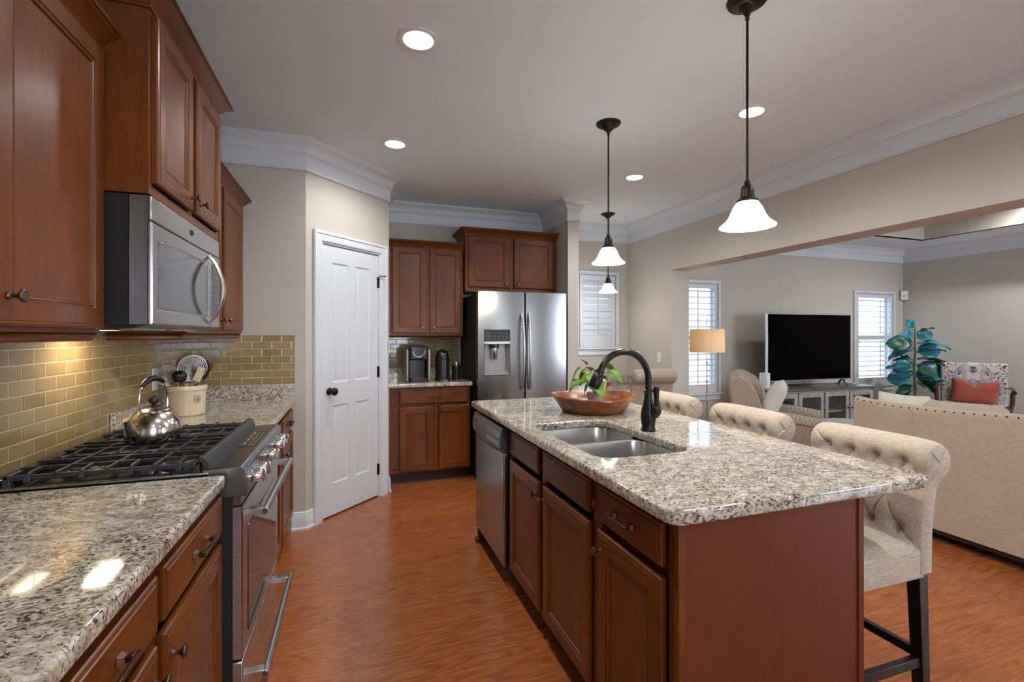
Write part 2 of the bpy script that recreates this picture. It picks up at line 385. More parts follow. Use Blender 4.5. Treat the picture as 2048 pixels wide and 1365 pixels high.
def leafmat(name, a, b, rough=.35, sc=12):
    x = NT(name); n = x.noise(x.coord(kind='World'), sc, 3)
    x.set(col=x.ramp(n, [(.38,a),(.62,b)]), rough=rough, coat=.2); return x.m
M['leaf_green'] = leafmat('green_leaf', (.06,.17,.02), (.20,.34,.05))
M['leaf_red'] = leafmat('coral_leaf', (.62,.08,.03), (.45,.18,.04), sc=30)
M['fig_green'] = leafmat('fig_leaf_green', (.008,.07,.045), (.02,.15,.09), sc=5)
M['fig_sheen'] = leafmat('fig_leaf_sky_sheen', (.02,.19,.28), (.04,.36,.50), sc=6)  # blue window light on the green leaves, painted into their colour
M['fig_half_sheen'] = leafmat('fig_leaf_half_sheen', (.01,.12,.14), (.03,.26,.30), sc=6)  # weaker blue sheen of the window, also painted into the leaf colour
M['stem'] = plain('plant_stem', (.07,.075,.05), .6)
M['potblue'] = NT('glazed_blue_pot').set(col=(.05,.09,.12), rough=.2, coat=.5).m

def glow(name, col, strength, base=(.9,.9,.9)):
    return NT(name).set(col=base, rough=.4, emit=col, es=strength).m
M['lens'] = glow('lit_can_lens', (1,.96,.9), 14)
M['shadeglass'] = glow('lit_frosted_glass', (1,.975,.95), 15.0)
M['bulb'] = glow('lit_bulb', (1,.9,.75), 25)
x = NT('drum_shade_fabric'); x.set(col=(.70,.64,.56), rough=.8, trans=0)
tr = x.n('ShaderNodeBsdfTranslucent'); tr.inputs[0].default_value = (.95,.80,.52,1); ms = x.n('ShaderNodeMixShader'); ms.inputs[0].default_value = .35
x.l(x.b.outputs[0], ms.inputs[1]); x.l(tr.outputs[0], ms.inputs[2]); x.l(ms.outputs[0], x.t.nodes['Material Output'].inputs[0]); M['drum'] = x.m
x = NT('window_glass'); tp = x.n('ShaderNodeBsdfTransparent'); gl = x.n('ShaderNodeBsdfGlossy'); gl.inputs['Roughness'].default_value = .02
lw = x.n('ShaderNodeLayerWeight'); ms = x.n('ShaderNodeMixShader'); x.l(x.math('ADD', x.math('MULTIPLY', x.math('POWER', lw.outputs['Facing'], 5), .8), .03), ms.inputs[0]); x.l(tp.outputs[0], ms.inputs[1]); x.l(gl.outputs[0], ms.inputs[2])
x.l(ms.outputs[0], x.t.nodes['Material Output'].inputs[0]); M['glass'] = x.m
# ================================================================= THE ROOM
ZC = 2.71; ZT = .92; WN = 5.15
def wall(name, p0, p1, t, z0=0, z1=ZC+.06, holes=(), mat=None):   # room face on p0->p1, body to the right of travel
    p0 = Vector(p0); p1 = Vector(p1); L = (p1-p0).length; d = (p1-p0)/L; ang = math.atan2(d.y, d.x)
    m = MB(T(p0.x, p0.y, 0, ang)); br = sorted({0, L, *[h[0] for h in holes], *[h[1] for h in holes]})
    for a, b in zip(br, br[1:]):
        z = z0
        for h in sorted([h for h in holes if h[0] <= a+1e-6 and h[1] >= b-1e-6], key=lambda h: h[2]):
            if h[2] > z: m.box(a, b, -t, 0, z, h[2])
            z = h[3]
        if z < z1: m.box(a, b, -t, 0, z, z1)
    return struct(name, m, mat or M['wall'], smooth=0)
struct('floor', MB().box(-1.15, 8.55, -3.0, WN+.15, -.06, 0), M['floor'], smooth=0)
struct('ceiling_kitchen', MB().box(-1.15, 3.29, -3.0, WN+.15, ZC, ZC+.1), M['ceil'], smooth=0)
m = MB()
m.box(3.52, 8.55, 4.44, WN+.15, ZC, ZC+.1).box(7.69, 8.55, -3.0, 4.44, ZC, ZC+.1).box(3.52, 4.25, -3.0, 4.44, ZC, ZC+.1).box(4.25, 7.69, -3.0, -2.2, ZC, ZC+.1)
struct('ceiling_living', m, M['ceil'], smooth=0)
m = MB().box(4.2, 7.75, 4.435, 4.5, ZC+.0, ZC+.42).box(7.685, 7.75, -2.26, 4.435, ZC+.0, ZC+.42).box(4.19, 4.255, -2.26, 4.435, ZC+.0, ZC+.42).box(4.2, 7.75, -2.26, -2.195, ZC+.0, ZC+.42)
struct('trim_tray', m, M['wall'], smooth=0)
struct('ceiling_tray', MB().box(4.19, 7.75, -2.26, 4.5, ZC+.42, ZC+.5), M['ceil'], smooth=0)
wall('wall_left', (-1.0, 5.0), (-1.0, -2.85), .15)
wall('wall_left_end', (-.31, 3.58), (-1.15, 3.58), .12)
DW0, DW1 = .0971*2**.5, .5295*2**.5     # pantry door opening along the angled wall
wall('wall_pantry', (.299, 4.189), (-.31, 3.58), .12, holes=[(.861-DW1, .861-DW0, -.01, 2.04)])
wall('wall_pantry_return', (.299, 4.95), (.299, 4.189), .12)
wall('wall_back', (2.047, 4.95), (-1.0, 4.95), .12)
m = MB().prism([(2.047,4.285),(2.165,4.285),(2.165,WN),(2.047,WN)], 0, ZC+.06); struct('wall_stub', m, M['wall'], smooth=0)
wins = [(2.60, 3.11, 1.225, 2.10), (3.86, 4.69, .60, 2.05), (7.32, 8.145, .60, 2.0)]
wall('wall_window_side', (8.55, WN), (2.165, WN), .15, holes=[(8.55-b, 8.55-a, c, d) for a, b, c, d in wins])
wall('wall_kitchen_right', (3.29, 4.288), (3.29, WN), .23)
wall('wall_header', (3.29, -2.85), (3.29, 4.288), .23, z0=2.066)
wall('wall_living_right', (8.40, -2.85), (8.40, WN), .15)
wall('wall_behind', (-1.15, -2.85), (8.55, -2.85), .15, holes=[(1.35, 2.55, .85, 2.25), (4.55, 4.80, .4, 2.2), (6.9, 9.35, .3, 2.3)])
# crown moulding: cove above a bead, flat frieze, bottom bead
ZB = 2.505; H = ZC - ZB
prof = [(-.002,ZB),(.014,ZB),(.017,ZB+.006),(.012,ZB+.013),(.0085,ZB+.02),(.0085,ZB+.105),(.014,ZB+.108),(.02,ZB+.112),(.02,ZB+.119),(.027,ZB+.121),(.031,ZB+.128),
        (.034,ZB+.140),(.046,ZB+.160),(.068,ZB+.178),(.086,ZB+.184),(.092,ZB+.190),(.092,ZB+.196),(.1,ZB+.198),(.1,ZC+.001),(-.002,ZC+.001)]
path = [(3.29,-2.85),(3.29,WN),(2.165,WN),(2.165,4.285),(2.047,4.285),(2.047,4.95),(.299,4.95),(.299,4.189),(-.31,3.58),(-1.0,3.58),(-1.0,-2.85)]
struct('trim_crown_kitchen', MB().sweep(path, prof, True), M['white'], smooth=25)
struct('trim_crown_living', MB().sweep([(8.40,-2.85),(8.40,WN),(3.52,WN),(3.52,-2.85)], prof, True), M['white'], smooth=25)
bprof = [(0,0),(.02,0),(.02,.012),(.0135,.022),(.0135,.10),(.010,.108),(.010,.118),(.004,.125),(0,.125)]
struct('baseboard_pantry', MB().sweep([(-.31+.0406,3.58+.0406),(-.31,3.58),(-.40,3.58)], bprof), M['white'], smooth=25)
struct('baseboard_return', MB().sweep([(.299,4.30),(.299,4.189),(.290,4.18)], bprof), M['white'], smooth=25)
struct('baseboard_stub', MB().sweep([(2.165,4.9),(2.165,4.285),(2.047,4.285),(2.047,4.35)], bprof), M['white'], smooth=25)
struct('baseboard_living', MB().sweep([(8.40,-2.8),(8.40,WN),(3.52,WN)], bprof), M['white'], smooth=25)
struct('baseboard_opening', MB().sweep([(3.52,4.288),(3.29,4.288),(3.29,4.48)], bprof), M['white'], smooth=25)
# ---------------------------------------------------------------- pantry door, on the angled wall
d1 = bpy.data.objects.new('door_1', None); COL.objects.link(d1); d1['kind'] = 'structure'
d1.location = (-.31, 3.58, 0); d1.rotation_euler = (0, 0, PI/4)          # local x along wall, -y into room
# wall body lies at +y here; casing stands proud at -y
m = MB()
cprof = [(0,0),(.004,-.012),(.014,-.016),(.05,-.016),(.056,-.022),(.070,-.022),(.073,-.017),(.077,-.017),(.077,0)]
a0, a1, zt = DW0, DW1, 2.04
rings = []
for ins, y in cprof:
    rings.append([(a0-ins, y, 0), (a0-ins, y, zt+ins), (a1+ins, y, zt+ins), (a1+ins, y, 0)])
vs = [p for r in rings for p in r]; n = len(rings)
m.add(vs, [(k*4+i, k*4+i+1, (k+1)*4+i+1, (k+1)*4+i) for k in range(n-1) for i in range(3)])
obj('door_casing', m, M['white'], d1, smooth=25)
m = MB().box(a0-.001, a0+.012, 0, .12, 0, zt).box(a1-.012, a1+.001, 0, .12, 0, zt).box(a0, a1, 0, .12, zt-.012, zt+.001)
obj('door_jamb', m, M['white'], d1, smooth=0)
sx0, sx1 = a0+.015, a1-.015; W = sx1-sx0
m = MB(); yb = .008
# slab with four raised panels: stiles and rails as one front, panels inset
xs = [sx0, sx0+.095, sx0+W/2-.035, sx0+W/2+.035, sx1-.095, sx1]; zs = [.012, .245, .83, 1.0, 1.90, 2.022]
def cell(x0, x1, z0, z1):
    m.add([(x0,yb,z0),(x1,yb,z0),(x1,yb,z1),(x0,yb,z1)], [(0,1,2,3)])
for i in range(5):
    for j in range(5):
        if i in (1, 3) and j in (1, 3):
            q = [(0,0),(.005,.006),(.012,.008),(.020,.008),(.040,.001),(.042,.001)]
            vs = []
            for ins, dd in q: vs += [(xs[i]+ins,yb+dd,zs[j]+ins),(xs[i+1]-ins,yb+dd,zs[j]+ins),(xs[i+1]-ins,yb+dd,zs[j+1]-ins),(xs[i]+ins,yb+dd,zs[j+1]-ins)]
            k = len(q); m.add(vs, [(a*4+b, a*4+(b+1)%4, a*4+4+(b+1)%4, a*4+4+b) for a in range(k-1) for b in range(4)] + [tuple((k-1)*4+b for b in range(4))])
        else: cell(xs[i], xs[i+1], zs[j], zs[j+1])
m.add([(sx0,yb,.012),(sx1,yb,.012),(sx1,yb,2.022),(sx0,yb,2.022),(sx0,yb+.035,.012),(sx1,yb+.035,.012),(sx1,yb+.035,2.022),(sx0,yb+.035,2.022)],
      [(4,5,1,0),(5,6,2,1),(6,7,3,2),(7,4,0,3),(7,6,5,4)])
slab = obj('door_slab', m, M['white'], d1, smooth=20)
K = T(sx0+.062, yb, .94, 0, PI/2)
obj('door_knob', MB().lathe([(.027,0),(.027,.004),(.022,.009),(.011,.013),(.010,.03),(.016,.036),(.026,.044),(.029,.054),(.027,.064),(.018,.071),(0,.073)], 28, K), M['bronze'], slab)
for z in (.23, 1.05, 1.80):
    obj('hinge', MB().cyl(.006, z-.045, z+.045, 10, T(sx1+.004, yb-.006, 0)).box(sx1-.012, sx1+.014, yb-.003, yb+.001, z-.045, z+.045), M['bronze'], slab)
obj('hinge_stop', MB().tube([(sx1+.004,yb-.008,1.853),(sx1+.004,yb-.03,1.853),(sx1+.03,yb-.045,1.85)], .004, 8).lathe([(0,0),(.009,.003),(.009,.01),(0,.013)], 10, T(sx1+.032, yb-.05, 1.845)), M['bronze'], slab)
obj('latch_plate', MB().box(sx0-.0145, sx0-.004, yb-.001, yb+.002, .90, .97), M['bronze'], d1)
# ---------------------------------------------------------------- windows with plantation shutters
def window(n, x0, x1, z0, z1, tiers, tilt, rodx, sill_out=.045):
    r = bpy.data.objects.new('window_%d' % n, None); COL.objects.link(r); r['kind'] = 'structure'; r.location = (0, WN, 0)
    # shutter frame (L frame proud of the wall)
    f = MB(); b = .045; y0, y1 = -.028, .03
    f.box(x0-b, x0, y0, 0, z0-.02, z1+b).box(x1, x1+b, y0, 0, z0-.02, z1+b).box(x0, x1, y0, 0, z1, z1+b)
    f.box(x0, x0+.012, 0, .10, z0, z1).box(x1-.012, x1, 0, .10, z0, z1).box(x0, x1, 0, .10, z1-.012, z1)
    obj('frame', f, M['shutter'], r, bevel=.004)
    obj('sill', MB().box(x0-b-.03, x1+b+.03, -sill_out, .12, z0-.045, z0-.02), M['white'], r, bevel=.006)
    obj('apron', MB().box(x0-b, x1+b, -.018, 0, z0-.115, z0-.045), M['white'], r, bevel=.004)
    st = .042; sh = MB()
    sh.box(x0+.012, x0+.012+st, -.02, .012, z0-.018, z1-.012).box(x1-.012-st, x1-.012, -.02, .012, z0-.018, z1-.012)
    lv = MB(); rods = MB(); xa, xb = x0+.012+st, x1-.012-st
    zr = [z0-.018] + tiers + [z1-.012]
    zlist = []
    lo = z0-.018; rails = []
    bottom_rail = .11 if n > 1 else .145
    sh.box(xa, xb, -.02, .012, lo, lo+bottom_rail); top_rail = .055
    sh.box(xa, xb, -.02, .012, z1-.012-top_rail, z1-.012)
    spans = []
    if tiers:
        sh.box(xa, xb, -.02, .012, tiers[0]-.03, tiers[0]+.03); spans = [(lo+bottom_rail, tiers[0]-.03), (tiers[0]+.03, z1-.012-top_rail)]
    else: spans = [(lo+bottom_rail, z1-.012-top_rail)]
    obj('shutter_panel', sh, M['shutter'], r, bevel=.003)
    for a, c in spans:
        k = round((c-a)/.078); p = (c-a)/k; lv = MB()
        for i in range(k):
            z = a + p*(i+.5); el = [(.043*math.cos(t), .0055*math.sin(t)) for t in [2*PI*q/12 for q in range(12)]]
            Mx = T(0, -.004, z, 0, tilt)
            vs = [Mx @ Vector((xx, y, zz)) for xx in (xa, xb) for y, zz in el]
            lv.add(vs, [(q, (q+1) % 12, 12+(q+1) % 12, 12+q) for q in range(12)] + [tuple(range(12)), tuple(range(23, 11, -1))])
        o = obj('louvers', lv, M['shutter'], r, smooth=50)
        yy = -.004 - .043*math.cos(tilt) - .006
        obj('tilt_rod', MB().box(rodx-.006, rodx+.006, yy-.006, yy+.004, a+p*.3, c-p*.2), M['shutter'], r, bevel=.002)
    # the sash and glass outside the shutters
    s = MB(); zm = (z0+z1)/2
    s.box(x0, x0+.04, .08, .12, z0-.02, z1).box(x1-.04, x1, .08, .12, z0-.02, z1).box(x0, x1, .08, .12, z1-.04, z1).box(x0, x1, .08, .12, z0-.02, z0+.03).box(x0, x1, .075, .12, zm-.02, zm+.02)
    obj('sash', s, M['white'], r)
    obj('pane', MB().box(x0+.03, x1-.03, .098, .102, z0, z1-.03), M['glass'], r, smooth=0)
window(1, *wins[0], [], math.radians(63), 2.86)
window(2, *wins[1], [1.32], math.radians(14), 4.33)
window(3, *wins[2], [1.32], math.radians(14), 7.80)
def plain_window(n, x0, x1, z0, z1, k=3):
    r = bpy.data.objects.new('window_%d' % n, None); COL.objects.link(r); r['kind'] = 'structure'; r.location = (0, -2.85, 0)
    f = MB(); b = .08
    f.box(x0-b, x0, 0, .02, z0-b, z1+b).box(x1, x1+b, 0, .02, z0-b, z1+b).box(x0, x1, 0, .02, z1, z1+b).box(x0, x1, 0, .02, z0-b, z0)
    for i in range(k+1):
        xx = x0+(x1-x0)*i/k; f.box(xx-.025, xx+.025, -.09, -.05, z0, z1)
    f.box(x0, x1, -.09, -.05, (z0+z1)/2-.02, (z0+z1)/2+.02)
    obj('frame', f, M['white'], r); obj('pane', MB().box(x0, x1, -.075, -.071, z0, z1), M['glass'], r, smooth=0)
plain_window(4, .20, 1.40, .85, 2.25); plain_window(5, 3.40, 3.65, .4, 2.2, 1); plain_window(6, 5.75, 8.20, .3, 2.3)  # unseen windows behind the camera, sized for fill light and reflections
# ---------------------------------------------------------------- tile fields
ZTT = 1.357
m = MB().box(-1.0, -.990, .2, 2.47, ZT-.04, ZTT).box(-1.0, -.990, 2.47, 3.58, 1.018, ZTT)
struct('wall_tile_left', m, M['tile'], smooth=0)
struct('wall_tile_end', MB().box(-.990, -.379, 3.570, 3.58, 1.018, ZTT), M['tile'], smooth=0)
struct('wall_tile_back', MB().box(.299, 1.075, 4.940, 4.95, 1.018, 1.38), M['tile'], smooth=0)
# ================================================================= CABINETS  (local: front faces -y, x to the viewer's right)
PD = [(0,.007),(.002,.003),(.007,.001),(.012,.0015),(.0135,.0),(.055,.0),(.0565,.0035),(.061,.0035),(.0625,.0015),(.066,.003),(.069,.0085),(.072,.009)]
PS = [(0,.007),(.002,.003),(.007,.001),(.012,.003),(.0135,.0),(.02,.0)]
def knob(parent, x, z, y=-.02):
    m = MB().lathe([(.0085,0),(.0085,.003),(.005,.006),(.0045,.016),(.008,.019),(.0150,.024),(.0155,.0275),(.0135,.030),(.0,.031)], 8, T(x, y, z, 0, PI/2), ang=PI/8)
    return obj('knob', m, M['knob'], parent, bevel=.0008, smooth=20)
def pull(parent, x, z, y=-.02, L=.096):
    m = MB()
    for s in (-1, 1):
        m.frustum((.010,.010), (.0055,.0055), 0, .012, T(x+s*L/2, y, z, 0, PI/2)); m.frustum((.0055,.0055), (.0085,.0085), .012, .024, T(x+s*L/2, y, z, 0, PI/2))
    m.box(x-L/2-.012, x+L/2+.012, y-.031, y-.023, z-.0055, z+.0055)
    return obj('pull_handle', m, M['knob'], parent, bevel=.0012)
def cabinet(name, label, W, D, z0, z1, loc, rz, fronts, group=None, toe=False, crown=0, rail=0, gaps=None, body_top=0, crown_sides=(1,1)):
    t = thing(name, label, 'cabinet', (loc[0], loc[1], 0), rz, group)
    wm = M['cherry']
    b = MB(); zb = z0 + (.105 if toe else 0)
    b.box(0, W, .02, D, zb, z1 if not body_top else body_top)
    obj('cabinet_body', b, wm, t, smooth=0)
    # face frame proud by 4 mm
    fr = MB(); fr.box(0, .03, 0, .02, zb, z1).box(W-.03, W, 0, .02, zb, z1).box(.03, W-.03, 0, .02, z1-.03, z1).box(.03, W-.03, 0, .02, zb, zb+.03)
    for g in gaps or []: fr.box(g-.02, g+.02, 0, .02, zb+.03, z1-.03)
    obj('face_frame', fr, wm, t, bevel=.001)
    if toe: obj('toe_kick', MB().box(0, W, .075, D, z0+.0, zb+.01), M['toe'], t, smooth=0)
    for f in fronts:
        kind, x0, x1, a, c = f[:5]
        o = obj({'door':'door','drawer':'drawer_front','false':'false_drawer_front'}[kind], MB().panel(x0, x1, a, c, -.02, .0195, PD if kind == 'door' else PS), wm if kind == 'door' else M['cherry_x'], t, smooth=15)
        if len(f) > 5 and f[5]:
            (knob if kind == 'door' or f[5][0] == 'k' else pull)(o, *f[5][1:])
    if rail:
        m = MB().sweep([(W,D),(W,.02),(0,.02),(0,D)], [(-.012, z0), (.006, z0), (.010, z0-.006), (.004, z0-.012), (.004, z0-rail+.006), (0, z0-rail), (-.012, z0-rail)])
        obj('light_rail', m, M['cherry_x'], t, smooth=20)
    if crown:
        h = crown
        cp = [(-.015,z1-.008),(.006,z1-.008),(.008,z1-.002),(.004,z1+.004),(.008,z1+h*.22),(.016,z1+h*.35),(.030,z1+h*.62),(.046,z1+h*.76),(.046,z1+h*.84),(.054,z1+h*.88),(.054,z1+h),(-.015,z1+h)]
        pth = [(W,D),(W,0),(0,0),(0,D)]
        if not crown_sides[1]: pth = pth[1:]
        if not crown_sides[0]: pth = pth[:-1]
        m = MB().sweep(pth, cp)
        obj('crown_moulding', m, M['cherry_x'], t, smooth=25)
    return t
UPG = 'cherry wall cabinets'; LOG = 'cherry base cabinets'
HR = PI/2
# left run (fronts face +x): loc = (x of face frame, y start)
cabinet('wall_cabinet', 'large cherry wall cabinet nearest the camera, left of the microwave', .99, .290, 1.366, 2.19, (-.70, .70), HR,
        [('door', .05, .485, 1.378, 2.185, ('k', .455, 1.44)), ('door', .525, .975, 1.378, 2.185, ('k', .565, 1.442))], UPG, crown=.06, rail=.024, gaps=[.505], crown_sides=(1, 0))
cabinet('wall_cabinet', 'raised cherry cabinet directly above the microwave with two doors', .76, .418, 1.785, 2.352, (-.58, 1.69), HR,
        [('door', .018, .355, 1.822, 2.335, ('k', .328, 1.865)), ('door', .405, .742, 1.822, 2.335, ('k', .432, 1.865))], UPG, crown=.062, gaps=[.38])
cabinet('wall_cabinet', 'cherry wall cabinet in the corner, just beyond the microwave', 1.10, .290, 1.366, 2.205, (-.70, 2.45), HR,
        [('door', .05, .52, 1.385, 2.19, ('k', .49, 1.44)), ('door', .58, 1.05, 1.385, 2.19, ('k', .61, 1.44))], UPG, crown=.062, rail=.03, gaps=[.55], crown_sides=(0, 1))
cabinet('base_cabinet', 'cherry base cabinet with drawer and door, directly left of the range', .515, .595, 0, .88, (-.405, 1.19), HR,
        [('drawer', .025, .50, .735, .852, ('p', .262, .795)), ('door', .025, .50, .12, .705, ('k', .055, .645))], LOG, toe=True)
cabinet('base_cabinet', 'cherry base cabinet under the near granite, at the bottom left corner', .52, .595, 0, .88, (-.405, .67), HR,
        [('drawer', .05, .507, .735, .852, ('p', .275, .795)), ('door', .05, .507, .12, .705, ('k', .475, .645))], LOG, toe=True)
cabinet('base_cabinet', 'cherry base cabinet between the range and the pantry corner', 1.09, .595, 0, .88, (-.405, 2.485), HR,
        [('drawer', .06, .50, .735, .852, ('p', .28, .795)), ('door', .06, .50, .12, .705, ('k', .47, .645)),
         ('drawer', .55, 1.06, .735, .852, ('p', .805, .795)), ('door', .55, 1.06, .12, .705, ('k', .585, .645))], LOG, toe=True, gaps=[.525])
# back wall (fronts face -y)
cabinet('wall_cabinet', 'tall cherry cabinet over the coffee makers, left of the refrigerator', .745, .33, 1.352, 2.215, (.301, 4.61), 0,
        [('door', .055, .385, 1.372, 2.205, ('k', .345, 1.43)), ('door', .41, .725, 1.372, 2.205, ('k', .45, 1.43))], UPG, crown=.055, rail=.018, gaps=[.397], crown_sides=(0, 0))
cabinet('wall_cabinet', 'raised cherry cabinet over the refrigerator with heavy crown', .975, .395, 1.79, 2.355, (1.058, 4.55), 0,
        [('door', .028, .458, 1.835, 2.345, ('k', .415, 1.872)), ('door', .505, .945, 1.835, 2.345, ('k', .548, 1.872))], UPG, crown=.065, gaps=[.481])
cabinet('base_cabinet', 'cherry base cabinet below the coffee makers on the far wall', .755, .59, 0, .88, (.301, 4.345), 0,
        [('drawer', .10, .735, .735, .862, ('p', .42, .80)), ('door', .10, .405, .12, .705, ('k', .372, .655)), ('door', .455, .735, .12, .705, ('k', .487, .655))], LOG, toe=True, gaps=[.43])
# island (fronts face -x): local x runs towards the camera
XI = .805
cabinet('base_cabinet', 'wide cherry sink cabinet in the island with blank drawer fronts', .94, .62, 0, .88, (XI, 2.385), -HR,
        [('false', .025, .434, .732, .852), ('door', .025, .434, .12, .70, ('k', .405, .64)), ('false', .48, .904, .732, .852), ('door', .48, .904, .12, .70, ('k', .505, .645))], LOG, toe=True, gaps=[.457], body_top=.64)
ic = cabinet('base_cabinet', 'cherry end cabinet of the island with one drawer over one door', .415, .62, 0, .88, (XI, 1.445), -HR,
        [('drawer', .025, .375, .732, .852, ('p', .19, .79)), ('door', .025, .375, .12, .70, ('k', .055, .64))], LOG, toe=True)
pn = thing('end_panel', 'flat cherry panel covering the camera side of the island', 'panel', (0, 0, 0))
obj('panel', MB().box(.80, 1.452, 1.012, 1.030, 0, .88), M['cherry_dark'], pn, smooth=0)
obj('corner_trim', MB().box(.797, .817, 1.010, 1.030, 0, .88), M['cherry'], pn, bevel=.003)
obj('edge_trim', MB().box(1.447, 1.470, 1.006, 1.030, 0, .88), M['cherry_dark'], pn, bevel=.003)
bp = thing('back_panel', 'long cherry panel behind the stools on the seating side of the island', 'panel', (0, 0, 0))
obj('panel', MB().box(1.43, 1.47, 1.031, 3.0, 0, .88), M['cherry_dark'], bp, smooth=0)
# filler and foot at the far island end
fe = thing('end_panel', 'dark end panel and foot of the island beside the dishwasher', 'panel', (0, 0, 0))
obj('panel', MB().box(.80, 1.43, 2.996, 3.014, 0, .88), M['cherry'], fe, smooth=0)
obj('foot', MB().box(.765, .83, 2.975, 3.02, 0, .03).box(.78, .83, 2.98, 3.016, .03, .09), M['cherry'], fe, bevel=.004)
# ---------------------------------------------------------------- granite
def worktop(label, splines, z0=.882, z1=ZT):
    t = thing('granite_worktop', label, 'countertop', (0, 0, 0), 0, 'speckled granite worktops')
    outline(splines, z0, z1, 'slab', M['granite'], t, bev=.008, bres=3); return t
worktop('speckled granite counter in the left foreground, before the range', [rrect(-.99, -.378, .2, 1.69, 0, rs=(0, 0, .012, 0))])
cf = worktop('speckled granite counter in the corner under the crock of utensils', [[(-.99,2.475),(-.378,2.475),(-.378,3.57),(-.99,3.57)]])
obj('backsplash', MB().box(-.990, -.970, 2.475, 3.55, ZT, 1.02).box(-.990, -.379, 3.55, 3.57, ZT, 1.02), M['granite'], cf, bevel=.002)
cbk = worktop('short speckled granite counter carrying the coffee makers', [[(.301,4.31),(1.068,4.31),(1.068,4.94),(.301,4.94)]])
obj('backsplash', MB().box(.301, 1.068, 4.92, 4.94, ZT, 1.02).box(.301, .321, 4.33, 4.92, ZT, 1.02), M['granite'], cbk, bevel=.002)
SX0, SX1, SY0, SY1 = .835, 1.235, 1.475, 2.165
hole = rrect(SX0, SX1, SY0, SY1, .07, 8)
worktop('large speckled granite island top with the sink cut into it', [rrect(.745, 1.715, .968, 3.055, .03, rs=(.045, .03, .03, .03)), hole[::-1]])
# ---------------------------------------------------------------- sink and faucet
sk = thing('kitchen_sink', 'double-bowl stainless sink set below the island granite', 'sink', (0, 0, 0))
def bowl(y0, y1, depth):
    m = MB(); rings = []
    for ins, z, r in ((-.03,.880,.06),(.0,.880,.06),(.002,.874,.06),(.006,.80,.06),(.010,.88-depth+.03,.06),(.018,.88-depth+.008,.055),(.035,.88-depth,.045)):
        rings.append([(x, y, z) for x, y in rrect(SX0-.012+ins, SX1+.012-ins, y0+ins, y1-ins, max(.01, r), 6)])
    rings = rings[1:]
    n = len(rings[0]); vs = [p for q in rings for p in q]
    m.add(vs, [(k*n+i, k*n+(i+1) % n, (k+1)*n+(i+1) % n, (k+1)*n+i) for k in range(len(rings)-1) for i in range(n)] + [tuple((len(rings)-1)*n+i for i in range(n))])
    cx, cy_ = (SX0+SX1)/2+.03, (y0+y1)/2
    o = obj('bowl', m, M['sink'], sk, smooth=50)
    obj('drain', MB().lathe([(.045,0),(.042,.003),(.030,.002),(0,-.002)], 20, T(cx, cy_, .881-depth)), M['chrome'], o)
bowl(SY0-.012, 1.845, .20); bowl(1.865, SY1+.012, .17)
obj('divider', MB().box(SX0-.012, SX1+.012, 1.8449, 1.8651, .868, .8795), M['sink'], sk, bevel=.002)
fc = thing('kitchen_faucet', 'tall black gooseneck faucet behind the island sink', 'faucet', (1.285, 1.84, ZT), PI)   # local +x reaches over the sink
obj('faucet_body', MB().lathe([(.033,0),(.034,.006),(.031,.012),(.029,.02),(.033,.045),(.035,.065),(.031,.095),(.024,.125),(.019,.15),(.0185,.175),(.0215,.177),(.0215,.186),(.017,.188)], 28), M['blackmetal'], fc)
pts = [(0,0,.18),(0,0,.235)]; R = .128
for i in range(0, 23):
    a = PI - math.radians(158)*i/22; pts.append((R+R*math.cos(a), 0, .235+R*math.sin(a)))
obj('gooseneck', MB().tube(pts, .0148, 16, up=(0,1,0)), M['blackmetal'], fc)
e = Vector(pts[-1]); dv = (e-Vector(pts[-2])).normalized()
q = Vector((0,0,1)).rotation_difference(dv).to_matrix().to_4x4()
obj('spray_head', MB().lathe([(.0165,0),(.0200,.003),(.0200,.010),(.0175,.013),(.0225,.022),(.0255,.040),(.0265,.060),(.0245,.080),(.020,.086),(0,.087)], 22, Matrix.Translation(e) @ q), M['blackmetal'], fc)
hd = MB().lathe([(0,-.034),(.015,-.030),(.024,-.016),(.026,0),(.022,.016),(.012,.028),(0,.030)], 18, T(-.014,.034,.092, 0, -.6))
hd.tube([(-.004,.0,.07),(-.010,.018,.085)], .02, 12)
hd.tube([(-.014,.040,.105),(-.012,.044,.135),(-.012,.042,.165),(-.011,.043,.19),(-.011,.047,.205)], [.0105,.0105,.0125,.0145,.0110], 12, flat=.75)
obj('lever_handle', hd, M['blackmetal'], fc)
# ---------------------------------------------------------------- dishwasher (faces -x)
dw = thing('dishwasher', 'stainless dishwasher with dark control strip at the far end of the island', 'dishwasher', (.805, 2.992, 0), -HR)
obj('tub', MB().box(.004, .602, .02, .58, .1, .875), M['black'], dw, smooth=0)
obj('kick_plate', MB().box(.004, .602, .05, .09, 0, .11), M['black'], dw, smooth=0)
obj('door', MB().box(.004, .602, -.040, .02, .115, .725), M['steel_v'], dw, bevel=.006)
m = MB()
nu = 16
prof2 = [(-.040,.728),(-.050,.735),(-.060,.75),(-.062,.79),(-.055,.835),(-.045,.86),(.02,.862),(.02,.728)]
vs = []; fs = []; k = len(prof2)
for i in range(nu+1):
    u = i/nu; sag = .022*(1-(2*u-1)**2)
    for y, z in prof2: vs.append((.004+.598*u, y, z - (sag if z < .76 else 0)))
for i in range(nu):
    for j in range(k): fs.append((i*k+j, i*k+(j+1) % k, (i+1)*k+(j+1) % k, (i+1)*k+j))
fs += [tuple(range(k)), tuple(nu*k+j for j in range(k-1, -1, -1))]
ct = obj('control_strip', m.add(vs, fs), M['grey'], dw, smooth=30)
obj('display_area', MB().add([(.33,-.0632,.758),(.58,-.0632,.758),(.58,-.0572,.832),(.33,-.0572,.832)], [(0,1,2,3)]), M['steel_dark'], ct)
obj('vent_slot', MB().box(.05, .11, -.0615, -.055, .812, .820), M['black'], ct)
mk = MB()
